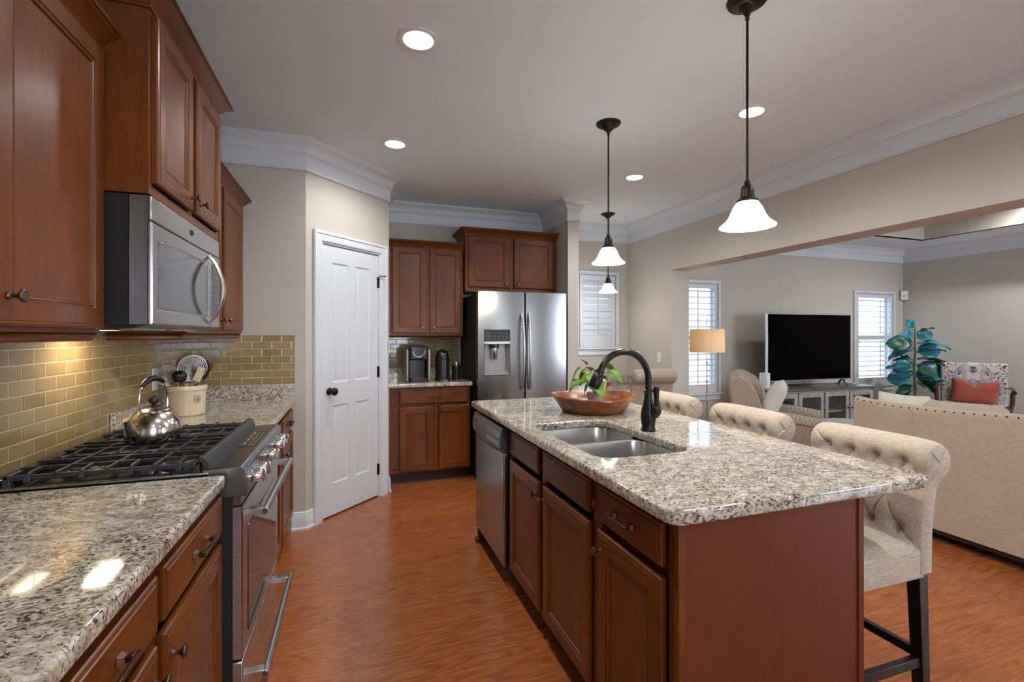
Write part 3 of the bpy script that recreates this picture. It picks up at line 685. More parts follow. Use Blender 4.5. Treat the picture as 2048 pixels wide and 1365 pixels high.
for i in range(7): mk.box(.355+i*.03, .367+i*.03, -.0640, -.0600, .777, .7785)
mk.box(.52,.56,-.0612,-.058,.805,.808)
obj('button_markings', mk, M['mark'], ct)
# ---------------------------------------------------------------- slide-in gas range (faces +x)
rg = thing('gas_range', 'stainless slide-in gas range with black iron grates and front knobs', 'range', (-.345, 1.708, 0), HR); W = .752
obj('range_body', MB().box(.004, W-.004, .018, .62, .03, .895), M['blackmatte'], rg, smooth=0)
cp = [(0,.84),(0,.925),(.014,.938),(.10,.936),(.105,.90),(.105,.84)]
cpn = obj('control_panel', MB().prism([(-y,z) for y,z in cp], 0, W, Matrix(((0,0,1,0),(-1,0,0,0),(0,1,0,0),(0,0,0,1))) @ Matrix.Translation((0,0,0))), M['steel_dark'], rg, bevel=.003)
for v in cpn.data.vertices: v.co.y -= .022 if v.co.y < .09 else 0
obj('display', MB().box(.29, .60, .005, .062, .9195, .921), M['darkglass'], cpn)
for o in [cpn.children[0]]:
    for v in o.data.vertices: v.co.z += .0178
mk = MB()
for i in range(9): mk.box(.31+i*.03, .322+i*.03, .015, .017, .9393, .9396)
for i in range(9): mk.box(.31+i*.03, .322+i*.03, .030, .032, .9393, .9396)
for i in range(4): mk.box(.33+i*.065, .37+i*.065, .048, .052, .9393, .9396)
obj('display_markings', mk, M['mark'], cpn)
for xk in (.075, .165, .375, .56, .665):
    K = T(xk, -.022, .885, 0, PI/2)
    o = obj('burner_knob', MB().lathe([(.028,0),(.028,.005),(.022,.008),(.021,.030),(.019,.034),(0,.034)], 28, K), M['chrome'], cpn)
    obj('knob_grip', MB().box(xk-.006, xk+.006, -.068, -.054, .864, .906), M['chrome'], o, bevel=.003)
obj('upper_trim', MB().box(.01, W-.01, -.004, .05, .81, .842), M['steel_dark'], rg, smooth=0)
dr = MB().panel(.006, W-.006, .315, .805, -.002+.0, .045, [(0,.004),(.004,0),(.085,0)])
# window opening is a dark glass plate flush in the door
dro = obj('oven_door', dr, M['steel'], rg, smooth=20)
for v in dro.data.vertices: v.co.y -= .008
obj('oven_window', MB().box(.085, W-.085, -.0125, -.0085, .36, .715), M['darkglass'], dro, bevel=.002)
def barhandle(parent, z, xa, xb, y0, y1, r=.0125):
    m = MB()
    for xx in (xa+.016, xb-.016): m.box(xx-.016, xx+.016, y1-.002, y0, z-.011, z+.011)
    m.cyl(r, xa-.004, xb+.004, 20, T(0, y1, z, 0, 0, PI/2))
    o = obj('bar_handle', m, M['silver'], parent, bevel=.0015)
    for xx, s in ((xa-.004, -1), (xb+.004, 1)):
        obj('end_medallion', MB().lathe([(.0085,0),(.0085,.0012),(.006,.0016),(.004,.001),(0,.001)], 16, T(xx, y1, z, 0, 0, s*PI/2)), M['grey'], o)
barhandle(dro, .77, .05, W-.03, -.009, -.068)
dwr = obj('storage_drawer', MB().box(.006, W-.006, -.010, .03, .07, .305), M['steel'], rg, bevel=.004)
barhandle(dwr, .225, .05, W-.03, -.009, -.068)
obj('drawer_badge', MB().box(.34, .42, -.0115, -.0095, .288, .296), M['silver'], dwr)
obj('range_feet', MB().cyl(.015,0,.04,12,T(.06,.08,0)).cyl(.015,0,.04,12,T(W-.06,.08,0)).cyl(.015,0,.04,12,T(.06,.55,0)).cyl(.015,0,.04,12,T(W-.06,.55,0)), M['black'], rg)
ctop = obj('cooktop', MB().box(.0, W, .083, .632, .895, .922).box(.0, W, .60, .636, .92, .945), M['blackgloss'], rg, bevel=.004)
for _x in (-.002, W-.010): obj('cooktop_edge', MB().box(_x, _x+.012, .084, .63, .918, .926), M['steel'], ctop, bevel=.002)
for bx, by, r in ((.15,.20,.045),(.15,.46,.038),(.376,.33,.05),(.60,.20,.042),(.60,.46,.035)):
    o = obj('burner', MB().lathe([(r+.022,.922),(r+.02,.928),(r,.930),(r,.936),(r-.004,.940),(0,.940)], 28, T(bx, by, 0)), M['iron'], ctop)
    obj('burner_ring', MB().lathe([(r+.006,.9295),(r+.006,.9325),(r,.9335)], 28, T(bx, by, 0)), M['silver'], o)
obj('igniter', MB().cyl(.003,.922,.944,8,T(.60,.15,0)).cyl(.003,.922,.944,8,T(.376,.26,0)), M['white'], ctop)
# three cast grates
zg = .962
def grate(x0, x1, fingers):
    m = MB(); ya, yb = .112, .592; s = .011
    for xx in (x0+s/2, x1-s/2): m.bar((xx, ya, zg-.012), (xx, yb, zg-.012), s, .014)
    for yy in (ya+.005, yb-.005): m.bar((x0, yy, zg-.012), (x1, yy, zg-.012), s, .014)
    n = len(fingers)
    for t in fingers:                                    # long bars running front to back
        xx = x0+(x1-x0)*t; m.bar((xx, ya, zg-.004), (xx, yb, zg-.004), .008, .012)
    for yy in (ya+.12, (ya+yb)/2, yb-.12): m.bar((x0, yy, zg-.005), (x1, yy, zg-.005), .008, .012)
    for yy in (ya+.055, ya+.18, yb-.18, yb-.055):          # short raised fingers from each side
        for xe, sg in ((x0, 1), (x1, -1)):
            m.bar((xe+sg*.004, yy, zg-.004), (xe+sg*.07, yy, zg-.001), .008, .012)
            m.frustum((.009,.009), (.005,.005), 0, .026, T(xe+sg*.004, yy, zg-.026))
    for xx in (x0+.008, x1-.008):
        for yy in (ya+.008, yb-.008): m.frustum((.011,.011), (.007,.007), .922, zg-.004, T(xx, yy, 0))
    obj('grate', m, M['iron'], rg, bevel=.0018)
grate(.012, .250, (.33,.67)); grate(.256, .496, (.25,.5,.75)); grate(.502, .740, (.33,.67))
m = MB()
vs = [(x, y, z) for x in (.006, .746) for y, z in ((.080,.928),(.088,.962),(.100,.974),(.112,.974),(.116,.964),(.104,.956),(.098,.928))]
m.add(vs, [(i, (i+1) % 7, 7+(i+1) % 7, 7+i) for i in range(7)] + [tuple(range(7)), tuple(range(13, 6, -1))])
obj('front_grate_rail', m, M['iron'], rg, bevel=.002)
# ---------------------------------------------------------------- microwave over the range (faces +x)
mw = thing('microwave', 'stainless over-the-range microwave with bowed handle', 'microwave', (-.58, 1.692, 1.392), HR); W = .756
obj('case', MB().box(.0, W, .05, .41, 0, .388), M['blackmatte'], mw, smooth=0)
obj('front_edge', MB().box(.0, W, .002, .052, 0, .388), M['steel_dark'], mw, smooth=0)
obj('vent_band', MB().box(.0, W, -.006, .002, .315, .388), M['steel'], mw, bevel=.0025)
md = obj('door', MB().panel(0, .612, .0, .311, -.008, .012, [(0,.005),(.004,0),(.042,0),(.048,.004)]), M['steel'], mw, smooth=20)
obj('window', MB().box(.05, .562, -.0065, -.0035, .05, .262), NT('microwave_window').set(col=(.12,.12,.12), rough=.08, metal=.6).m, md, bevel=.001)
cpm = obj('control_column', MB().box(.615, W, -.008, .002, .0, .311), M['steel'], mw, bevel=.003)
obj('keypad', MB().box(.635, .740, -.0095, -.0075, .04, .27), M['grey'], cpm)
mk = MB()
for i in range(3):
    for j in range(7): mk.box(.648+i*.032, .660+i*.032, -.0103, -.0094, .06+j*.026, .064+j*.026)
obj('keypad_marks', mk, M['mark'], cpm)
hp = [(.585, -.008-.055*math.sin(PI*t)**.8, .015+.285*t) for t in [i/16 for i in range(17)]]
obj('bow_handle', MB().tube(hp, [.010+.006*math.sin(PI*i/16) for i in range(17)], 12, flat=.55, up=(0,1,0)), M['silver'], md)
obj('logo_mark', MB().tube([(.375+.022*math.cos(a)*(1-a/14), -.007, .352+.011*math.sin(a)) for a in [i*.5 for i in range(14)]], .0011, 6).tube([(.356,-.007,.352),(.37,-.007,.361),(.385,-.007,.343),(.40,-.007,.356)], .0011, 6), M['grey'], mw)
mb_ = obj('underside_tray', MB().prism([(.0,.0),(W,.0),(W,.40),(.0,.40)], -.012, 0), M['steel_dark'], mw)
for v in mb_.data.vertices:
    if v.co.z < -.005: v.co.y = .05 + v.co.y*.85; v.co.x = .03 + v.co.x*.93
for _x in (.08, .42): obj('grease_filter', MB().box(_x, _x+.27, .07, .25, -.0165, -.0118), M['steel'], mb_)
obj('cooktop_lamp', MB().box(.38, .54, .265, .335, -.0160, -.0118), glow('lit_cooktop_lamp', (1,.9,.75), 6), mb_, smooth=0)
lamp('AREA', 'cooktop_light', (.46, .30, -.022), 1.7, (1,.82,.55), mw, shape='RECTANGLE', size=.14, size_y=.06)
# ---------------------------------------------------------------- refrigerator (faces -y)
fr = thing('refrigerator', 'side-by-side stainless refrigerator with ice and water dispenser', 'refrigerator', (1.09, 4.20, 0)); W = .907
obj('fridge_body', MB().box(.006, W-.006, .075, .735, .02, 1.745), M['blackmatte'], fr, bevel=.004)
obj('kick_grille', MB().box(.01, W-.01, .03, .09, .0, .065), M['black'], fr)
obj('hinge_cover', MB().box(.03, .12, .02, .14, 1.745, 1.765).box(W-.12, W-.03, .02, .14, 1.745, 1.765), M['grey'], fr, bevel=.004)
def fdoor(x0, x1, hole=None):
    m = MB(); n = 14; zb, zt = .07, 1.765
    def yy(u):                                           # softly pillowed front
        return .006*(2*u-1)**2 + (.012 if u in (0, 1) else 0)
    xs = [0, .012] + [.012+(.976)*i/n for i in range(1, n)] + [.988, 1]
    if hole: 
        hx = [(h-x0)/(x1-x0) for h in hole[:2]]; xs = sorted([q for q in xs if min(abs(q-hx[0]), abs(q-hx[1])) > .02] + hx)
    zs = [zb, zt] if not hole else [zb, hole[2], hole[3], zt]
    for i in range(len(xs)-1):
        for j in range(len(zs)-1):
            if hole and j == 1 and xs[i] >= hx[0]-1e-6 and xs[i+1] <= hx[1]+1e-6: continue
            a, b = xs[i], xs[i+1]
            m.add([(x0+(x1-x0)*a, yy(a), zs[j]), (x0+(x1-x0)*b, yy(b), zs[j]), (x0+(x1-x0)*b, yy(b), zs[j+1]), (x0+(x1-x0)*a, yy(a), zs[j+1])], [(0,1,2,3)])
    m.add([(x0,.018,zb),(x1,.018,zb),(x1,.018,zt),(x0,.018,zt),(x0,.065,zb),(x1,.065,zb),(x1,.065,zt),(x0,.065,zt)], [(0,4,5,1),(1,5,6,2),(2,6,7,3),(3,7,4,0),(4,7,6,5)])
    vs = [(x0+(x1-x0)*a, yy(a), z) for z in (zb, zt) for a in xs]; k = len(xs)
    m.add(vs + [(x0,.018,zb),(x1,.018,zb),(x0,.018,zt),(x1,.018,zt)], [tuple(range(k)) + (2*k+1, 2*k), tuple(range(k, 2*k))[::-1] + (2*k+2, 2*k+3)])
    return m
HX0, HX1, HZ0, HZ1 = .062, .318, .977, 1.408
dl = obj('freezer_door', fdoor(.002, .467, (HX0, HX1, HZ0, HZ1)), M['steel_v'], fr, smooth=40)
dR = obj('fridge_door', fdoor(.473, W-.002), M['steel_v'], fr, smooth=40)
for m_ in (dl, dR):
    bmm = bmesh.new(); bmm.from_mesh(m_.data); bmesh.ops.remove_doubles(bmm, verts=bmm.verts, dist=.0001); bmesh.ops.recalc_face_normals(bmm, faces=bmm.faces); bmm.to_mesh(m_.data); bmm.free(); m_.data.set_sharp_from_angle(angle=.6)
dsp = obj('dispenser', MB().box(HX0, HX1, .004, .01, 1.298, HZ1).box(HX0, HX1, .0015, .02, HZ0, HZ0+.006).box(HX0,HX0+.004,.0015,.02,HZ0,HZ1).box(HX1-.004,HX1,.0015,.02,HZ0,HZ1), M['black'], dl, smooth=0)
x0, x1 = HX0+.004, HX1-.004
m = MB().add([(x0,.004,.983),(x1,.004,.983),(x1,.004,1.27),(x0,.004,1.27),(x0+.02,.06,1.03),(x1-.02,.06,1.03),(x1-.03,.064,1.27),(x0+.03,.064,1.27)],
             [(4,5,6,7),(0,1,5,4),(0,4,7,3),(1,2,6,5),(2,3,7,6)])
obj('dispenser_recess', m, NT('recess_grey').set(col=(.34,.34,.345), rough=.35, metal=.3).m, dsp, smooth=0)
obj('dispenser_ledge', MB().box(x0-.003, x1+.003, -.004, .02, 1.272, 1.298), M['silver'], dsp, bevel=.003)
obj('nozzle', MB().cyl(.045, 1.235, 1.272, 20, T((x0+x1)/2-.02,.035,0)), M['black'], dsp)
obj('ice_paddle', MB().lathe([(.024,1.13),(.03,1.14),(.03,1.235)], 20, T((x0+x1)/2-.02,.030,0)), M['chrome'], dsp)
mk = MB()
for z in (1.375, 1.345, 1.318): mk.box(HX0+.02, HX0+.06, .003, .0042, z, z+.004)
for xx in (.155, .195, .235, .275):
    for z in (1.32, 1.345, 1.37): mk.box(xx, xx+.018, .003, .0042, z, z+.0025)
obj('panel_markings', mk, M['mark'], dsp)
for s, xh in ((-1, .435), (1, .508)):
    hp = [(xh + s*.0 - s*.006*math.sin(PI*t), -.012-.042*math.sin(PI*t)**.6, .84+.72*t) for t in [i/18 for i in range(19)]]
    obj('door_handle', MB().tube(hp, [.012]*19, 12, flat=.8, up=(0,1,0)).box(xh-.010, xh+.010, -.02, .004, .835, .87).box(xh-.010, xh+.010, -.02, .004, 1.53, 1.565), M['silver'], dl if s < 0 else dR)
# ---------------------------------------------------------------- on the coffee counter
kg = thing('pod_coffee_maker', 'black pod coffee maker with brushed sides and chrome lid ring', 'coffee maker', (.585, 4.56, ZT))
_c = NT('champagne_panel').set(col=(.35,.32,.27), rough=.3, metal=.8).m
for _x in (-.115, .088): obj('side_shell', MB().prism(rrect(_x, _x+.027, -.11, .12, .012), 0, .305), _c, kg, bevel=.012, seg=3)
obj('tower', MB().prism(rrect(-.088, .088, -.02, .12, .02), 0, .33), M['black'], kg, bevel=.01)
obj('brew_head', MB().prism(rrect(-.09, .09, -.12, .02, .03), .20, .335), M['black'], kg, bevel=.018, seg=3)
obj('base', MB().prism(rrect(-.088, .088, -.13, .0, .03), 0, .035), M['black'], kg, bevel=.005)
obj('lid_ring', MB().tube([(.055*math.sin(a), -.124+.004*math.cos(a), .285-.055*math.cos(a)) for a in [math.radians(q) for q in range(-110, 111, 15)]], .007, 8), M['silver'], kg)
obj('drip_grid', MB().prism(rrect(-.06, .06, -.12, -.03, .02), .035, .038), M['steel_dark'], kg)
cc_ = thing('capsule_coffee_maker', 'matte black domed capsule coffee machine in the middle of the counter', 'coffee maker', (.825, 4.53, ZT))
obj('housing', MB().lathe([(.068,.012),(.068,.21),(.064,.245),(.050,.275),(.028,.292),(0,.298)], 30), M['black'], cc_)
obj('base', MB().prism(rrect(-.075, .075, -.10, .07, .045, 8), 0, .016), M['black'], cc_, bevel=.003)
obj('spout', MB().box(-.018, .018, -.088, -.05, .20, .235), M['grey'], cc_, bevel=.008)
obj('lever', MB().tube([(.06,0,.245),(.09,-.01,.25),(.105,-.01,.249)], .006, 8), M['black'], cc_)
obj('maker_mark', MB().box(-.02, .022, -.0695, -.066, .252, .255), M['plate'], cc_)
text('Breville', .014, M['plate'], cc_, T(.01, -.1005, .008, 0, PI/2))
ff = thing('milk_frother', 'slim black milk frother with a bright metal top', 'milk frother', (.965, 4.55, ZT))
obj('jug', MB().lathe([(.042,0),(.043,.01),(.043,.135),(.038,.14)], 26), M['black'], ff)
obj('lid', MB().lathe([(.038,.138),(.036,.15),(.026,.153),(.024,.165),(.040,.168),(.040,.174),(0,.175)], 24), M['chrome'], ff)
cup = thing('storage_jar', 'small pale jar behind the domed black capsule machine', 'jar', (.905, 4.80, ZT))
obj('jar_body', MB().lathe([(.028,0),(.03,.01),(.03,.09),(.024,.1)], 20), M['ceramic'], cup)
# ---------------------------------------------------------------- kettle
kt = thing('tea_kettle', 'heat-stained steel tea kettle on the iron grates', 'kettle', (-.705, 2.10, zg+.003), math.radians(-114)); kt.scale = (.88, .88, .93)
obj('kettle_body', MB().lathe([(.082,0),(.094,.004),(.099,.02),(.1,.045),(.094,.075),(.080,.100),(.062,.116),(.058,.119)], 44), M['kettle'], kt)
ld = obj('lid', MB().lathe([(.064,.117),(.064,.122),(.058,.127),(.045,.133),(.025,.139),(.012,.142),(0,.142)], 36), M['kettle'], kt)
obj('lid_knob', MB().lathe([(.008,.141),(.009,.147),(.018,.152),(.0205,.163),(.016,.175),(.006,.18),(0,.18)], 22), M['black'], ld)
obj('spout', MB().tube([(.078,0,.035),(.098,0,.048),(.112,0,.070),(.121,0,.092),(.130,0,.104)], [.030,.026,.020,.0155,.0135], 18, flat=.85, up=(0,1,0)), M['kettle'], kt)
hb = [(.062,0,.105),(.068,0,.135),(.073,0,.17),(.069,0,.20),(.055,0,.225)]
hb2 = [(-.062,0,.105),(-.070,0,.14),(-.069,0,.17),(-.066,0,.20),(-.045,0,.233)]
hd = obj('bail_handle', MB().tube(hb + [(.02,0,.247),(-.02,0,.247)] + hb2[::-1], .0045, 10), M['chrome'], kt)
obj('grip', MB().tube([(.060,0,.219),(.045,0,.234),(.02,0,.247),(-.005,0,.250),(-.03,0,.244),(-.05,0,.231)], [.008,.011,.0125,.0125,.011,.008], 14), M['black'], hd)
obj('bracket', MB().lathe([(.016,0),(.016,.003),(0,.005)], 16, T(.070,0,.108, 0, 0, 1.0)).lathe([(.016,0),(.016,.003),(0,.005)], 16, T(-.070,0,.108, 0, 0, -1.0)), M['chrome'], kt)
# ---------------------------------------------------------------- crock with utensils
CX, CY_ = -.868, 3.03
ck_ = thing('stoneware_crock', 'cream stoneware crock marked 4, full of kitchen utensils', 'crock', (CX, CY_, ZT))
obj('crock_body', MB().lathe([(.084,0),(.089,.006),(.091,.06),(.0935,.135),(.099,.138),(.101,.150),(.099,.160),(.091,.163),(.086,.158),(.083,.14),(.080,.02),(0,.015)], 48), M['ceramic'], ck_)
def on_crock(px, pz):                                     # emblem point wrapped on the crock wall, facing the camera's right
    th = math.radians(-42) + px/.0930; r = .0936 + (pz-.06)*.03
    return (r*math.cos(th), r*math.sin(th), pz)
em = MB(); cz = .09; q = [(-.015,.018),(-.010,.0225),(-.005,.018),(0,.0225),(.005,.018),(.010,.0225),(.015,.018),(.0165,.006),(.014,-.018),(0,-.021),(-.014,-.018),(-.0165,.006)]
em.tube([on_crock(a, cz+b) for a, b in q], .0009, 6, closed=True)
em.tube([on_crock(.0115*math.cos(a), cz-.001+.0115*math.sin(a)) for a in [i*PI/10 for i in range(20)]], .0008, 6, closed=True)
em.tube([on_crock(a, cz+b) for a, b in ((.0025,-.0085),(.0025,.008),(-.0065,-.003),(.0065,-.003))], .0013, 6)
obj('emblem', em, M['ink'], ck_)
def utensil(name, label, cat, mb, mat, off, lean, extra=()):
    t = thing(name, label, cat, (CX+off[0], CY_+off[1], ZT+.018), 0, 'utensils standing in the crock')
    q = Vector((0,0,1)).rotation_difference(Vector((lean[0], lean[1], 1)).normalized()).to_matrix().to_4x4()
    for nm, b, mt in [(cat_part, b_, m_) for cat_part, b_, m_ in [(mb[0], mb[1], mat)] + list(extra)]:
        b.v = [q @ v for v in b.v]; obj(nm, b, mt, t)
    return t
def skimmer(r, n, hz, arms=6, ry=PI/2, rzz=-1.0):
    d = MB(); X = T(0, 0, hz+r, rzz, 0, ry)
    for i in range(1, n+1):
        rr = r*i/n; d.tube([(rr*math.cos(a), rr*math.sin(a), -.018*(1-(rr/r)**2)) for a in [k*2*PI/28 for k in range(28)]], .0015 if i < n else .0026, 5, closed=True, M=X)
    for k in range(arms):
        a = k*2*PI/arms; d.tube([(r*s*math.cos(a), r*s*math.sin(a), -.018*(1-s*s)) for s in (0,.3,.6,.8,1)], .0015, 5, M=X)
    return d
handle = lambda L, r=.0035: MB().tube([(0,0,0),(0,0,L)], r, 8)
utensil('wire_skimmer', 'round wire spider skimmer at the front of the crock', 'skimmer', ('wire_basket', skimmer(.070, 9, .17)), M['silver'], (.03, -.03), (.04, -.02), [('handle', handle(.175), M['silver'])])
utensil('wire_skimmer', 'smaller wire skimmer leaning left towards the tiles', 'skimmer', ('wire_basket', skimmer(.052, 7, .175, 4, PI/2, -.9)), M['silver'], (-.0, -.0), (-.32, -.36), [('handle', handle(.18), M['utensil_wood'])])
spoonbowl = lambda L, a=.026, b=.036: MB().sup(a, .006, b, 1, 1, 16, 10, T(0, 0, L+b*.8))
utensil('wooden_spoon', 'pale wooden spoon standing behind the skimmers', 'spoon', ('spoon_bowl', spoonbowl(.23)), M['utensil_wood'], (.0, .0), (-.10, .05), [('handle', handle(.235, .006), M['utensil_wood'])])
utensil('wooden_spoon', 'wooden spoon leaning steeply left out of the crock', 'spoon', ('handle', MB().tube([(0,0,0),(0,0,.235)], [.005,.0075], 10)), M['utensil_wood'], (.01, -.025), (-.26, -.18))
utensil('wooden_spatula', 'flat reddish wooden spatula between the two skimmers', 'spatula', ('blade', MB().box(-.028, .028, -.003, .003, .20, .30)), plain('red_wood_spatula', srgb(150,98,72), .5), (.02, .02), (.10, .06), [('handle', handle(.21, .006), M['utensil_wood'])])
utensil('slotted_turner', 'black slotted turner at the back right of the crock', 'turner', ('blade', MB().add([(-.03,0,.20),(.02,0,.18),(.035,0,.265),(.0,0,.292)], [(0,1,2,3)]).add([(-.03,.003,.20),(.02,.003,.18),(.035,.003,.265),(.0,.003,.292)], [(3,2,1,0)])), M['black'], (.015, .01), (.28, .05), [('handle', handle(.20), M['silver'])])
utensil('ladle', 'black ladle hanging over the crock rim in the centre', 'ladle', ('ladle_bowl', MB().sup(.036, .03, .034, 1, 1, 18, 10, T(0, -.01, .20))), M['black'], (-.01, -.03), (-.02, -.1), [('handle', handle(.175), M['black'])])
utensil('pastry_brush', 'cream-headed brush in front of the round wire skimmer', 'brush', ('brush_head', MB().box(-.017, .017, -.007, .007, .185, .262)), plain('cream_silicone', srgb(218,206,172), .5), (-.012, -.02), (.42, -.12), [('handle', handle(.19, .007), M['chrome'])])
utensil('potato_masher', 'chrome masher with a scalloped plate behind the brush', 'masher', ('masher_plate', MB().tube([(.030*math.cos(a)*(1+.18*math.cos(6*a)), .030*math.sin(a)*(1+.18*math.cos(6*a)), .17) for a in [i*PI/18 for i in range(36)]], .003, 6, closed=True)), M['chrome'], (.01, .03), (.25, .12), [('handle', handle(.17), M['chrome'])])
# ---------------------------------------------------------------- outlets and switches
def plate(name, label, cat, M_, kind, n=1, dark=False):
    t = thing(name, label, cat, M_.to_translation(), M_.to_euler().z, 'white wall plates')
    w = .035*(1+.66*(n-1)); obj('cover', MB().box(-w, w, -.006, 0, -.058, .058), M['plate'] if not dark else M['black'], t, bevel=.003)
    for i in range(n):
        cx = (i-(n-1)/2)*.046
        if kind == 'switch': obj('rocker', MB().box(cx-.010, cx+.010, -.010, -.005, -.022, .022), M['plate'], t, bevel=.002)
        else: obj('socket', MB().box(cx-.016, cx+.016, -.0075, -.005, .006, .034).box(cx-.016, cx+.016, -.0075, -.005, -.034, -.006), M['plate'] if not dark else M['grey'], t, bevel=.004)
    return t
plate('outlet', 'cream outlet plate on the olive tile behind the kettle', 'outlet', T(-.989, 2.95, 1.125, HR), 'outlet')
plate('light_switch', 'switch plate on the beige wall nearer the window', 'switch', T(3.289, 4.93, 1.10, -HR), 'switch')
plate('light_switch', 'switch plate on the beige wall nearer the opening', 'switch', T(3.289, 4.50, 1.10, -HR), 'switch')
plate('outlet', 'dark outlet plate in the granite splash of the built-in desk', 'outlet', T(2.93, WN-.021, .797, 0), 'outlet', 1, True)
# ================================================================= SEATING AT THE ISLAND
def arc_profile():
    P = [(0,.56),(0,.66),(.006,.75),(.020,.82),(.036,.868)]
    C = (.098,.925); r = .068
    a0 = math.atan2(.868+.012-C[1], .036-C[0])
    for k in range(1, 25):
        a = math.radians(215) - math.radians(215+62)*k/24; P.append((C[0]+r*math.cos(a), C[1]+r*math.sin(a)))
    P += [(.098,.845),(.082,.78),(.072,.70),(.068,.56)]
    return [Vector(p) for p in P]
def resample(P, n):
    L = [0]
    for a, b in zip(P, P[1:]): L.append(L[-1]+(b-a).length)
    out = []; k = 0
    for i in range(n+1):
        t = L[-1]*i/n
        while k < len(P)-2 and L[k+1] < t: k += 1
        f = (t-L[k])/(L[k+1]-L[k]); out.append(P[k].lerp(P[k+1], f))
    return out, L[-1]
def scroll_back(width, tufted=True, zs=1.0, z0=.56):
    P = [Vector((p.x, .56+(p.y-.56)*zs)) for p in arc_profile()]
    n = 170; Q, L = resample(P, n); nt = 110; vs = []; fs = []
    rows = [.13, .245, .36]; cols = 4; dy = width/cols*.86
    btn = []
    for ri, s in enumerate(rows):
        ks = [(-1.5+k)*dy for k in range(4)] if ri % 2 == 0 else [(-1+k)*dy for k in range(3)]
        btn += [(s, y) for y in ks]
    segs = [(a, b) for a in btn for b in btn if a[0] < b[0] and b[0]-a[0] < .13 and abs(abs(a[1]-b[1])-dy/2) < .01]
    segs += [((b[0], b[1]), (b[0]+(.05 if s > 0 else -.03), b[1]+s*dy*.5)) for b in btn for s in (1,-1) if abs(b[1]) > dy*1.4 and b[1]*s > 0]
    segs += [(b, (.02, b[1])) for b in btn if b[0] == rows[0]]
    def disp(s, y):
        if not tufted or s > .62: return 0
        d = 0
        for bs, by in btn:
            q = (s-bs)**2+(y-by)**2; d += .022*math.exp(-q/.00055) + .006*math.exp(-q/.0030)
        c = 0
        for (s0, y0), (s1, y1) in segs:
            vx, vy = s1-s0, y1-y0; t = max(0, min(1, ((s-s0)*vx+(y-y0)*vy)/(vx*vx+vy*vy))); q = (s-s0-t*vx)**2+(y-y0-t*vy)**2
            c = max(c, .0085*math.exp(-q/.000016))
        return d + c
    nrm = []
    for i in range(n+1):
        t = Q[min(i+1, n)]-Q[max(i-1, 0)]; nrm.append(Vector((-t.y, t.x)).normalized())   # outwards (front side is -x)
    for i in range(n+1):
        for j in range(nt+1):
            v = -1+2*j/nt; y = v*width/2; edge = (1-abs(v)**10)
            s = L*i/n; puff = (.006 if s < .6 else 0)*(1-v**4) * (1 if i > 6 else i/6)
            dd = (disp(s, y)-puff)*edge; rr = .010*(abs(v)**24)
            p = Q[i] - nrm[i]*(dd+rr); vs.append((p.x, y, p.y))
    m = MB(); fs = [(i*(nt+1)+j, i*(nt+1)+j+1, (i+1)*(nt+1)+j+1, (i+1)*(nt+1)+j) for i in range(n) for j in range(nt)]
    fs += [tuple(i*(nt+1) for i in range(n+1)), tuple(i*(nt+1)+nt for i in range(n, -1, -1)), tuple(list(range(nt+1))[::-1] + [n*(nt+1)+j for j in range(nt+1)])]
    m.add(vs, fs)
    def at(s, y):
        f = s/L*n; i = int(f); p = Q[i].lerp(Q[i+1], f-i); q = nrm[i]; return p - q*(disp(s, y)-.011), q
    return m, btn, at
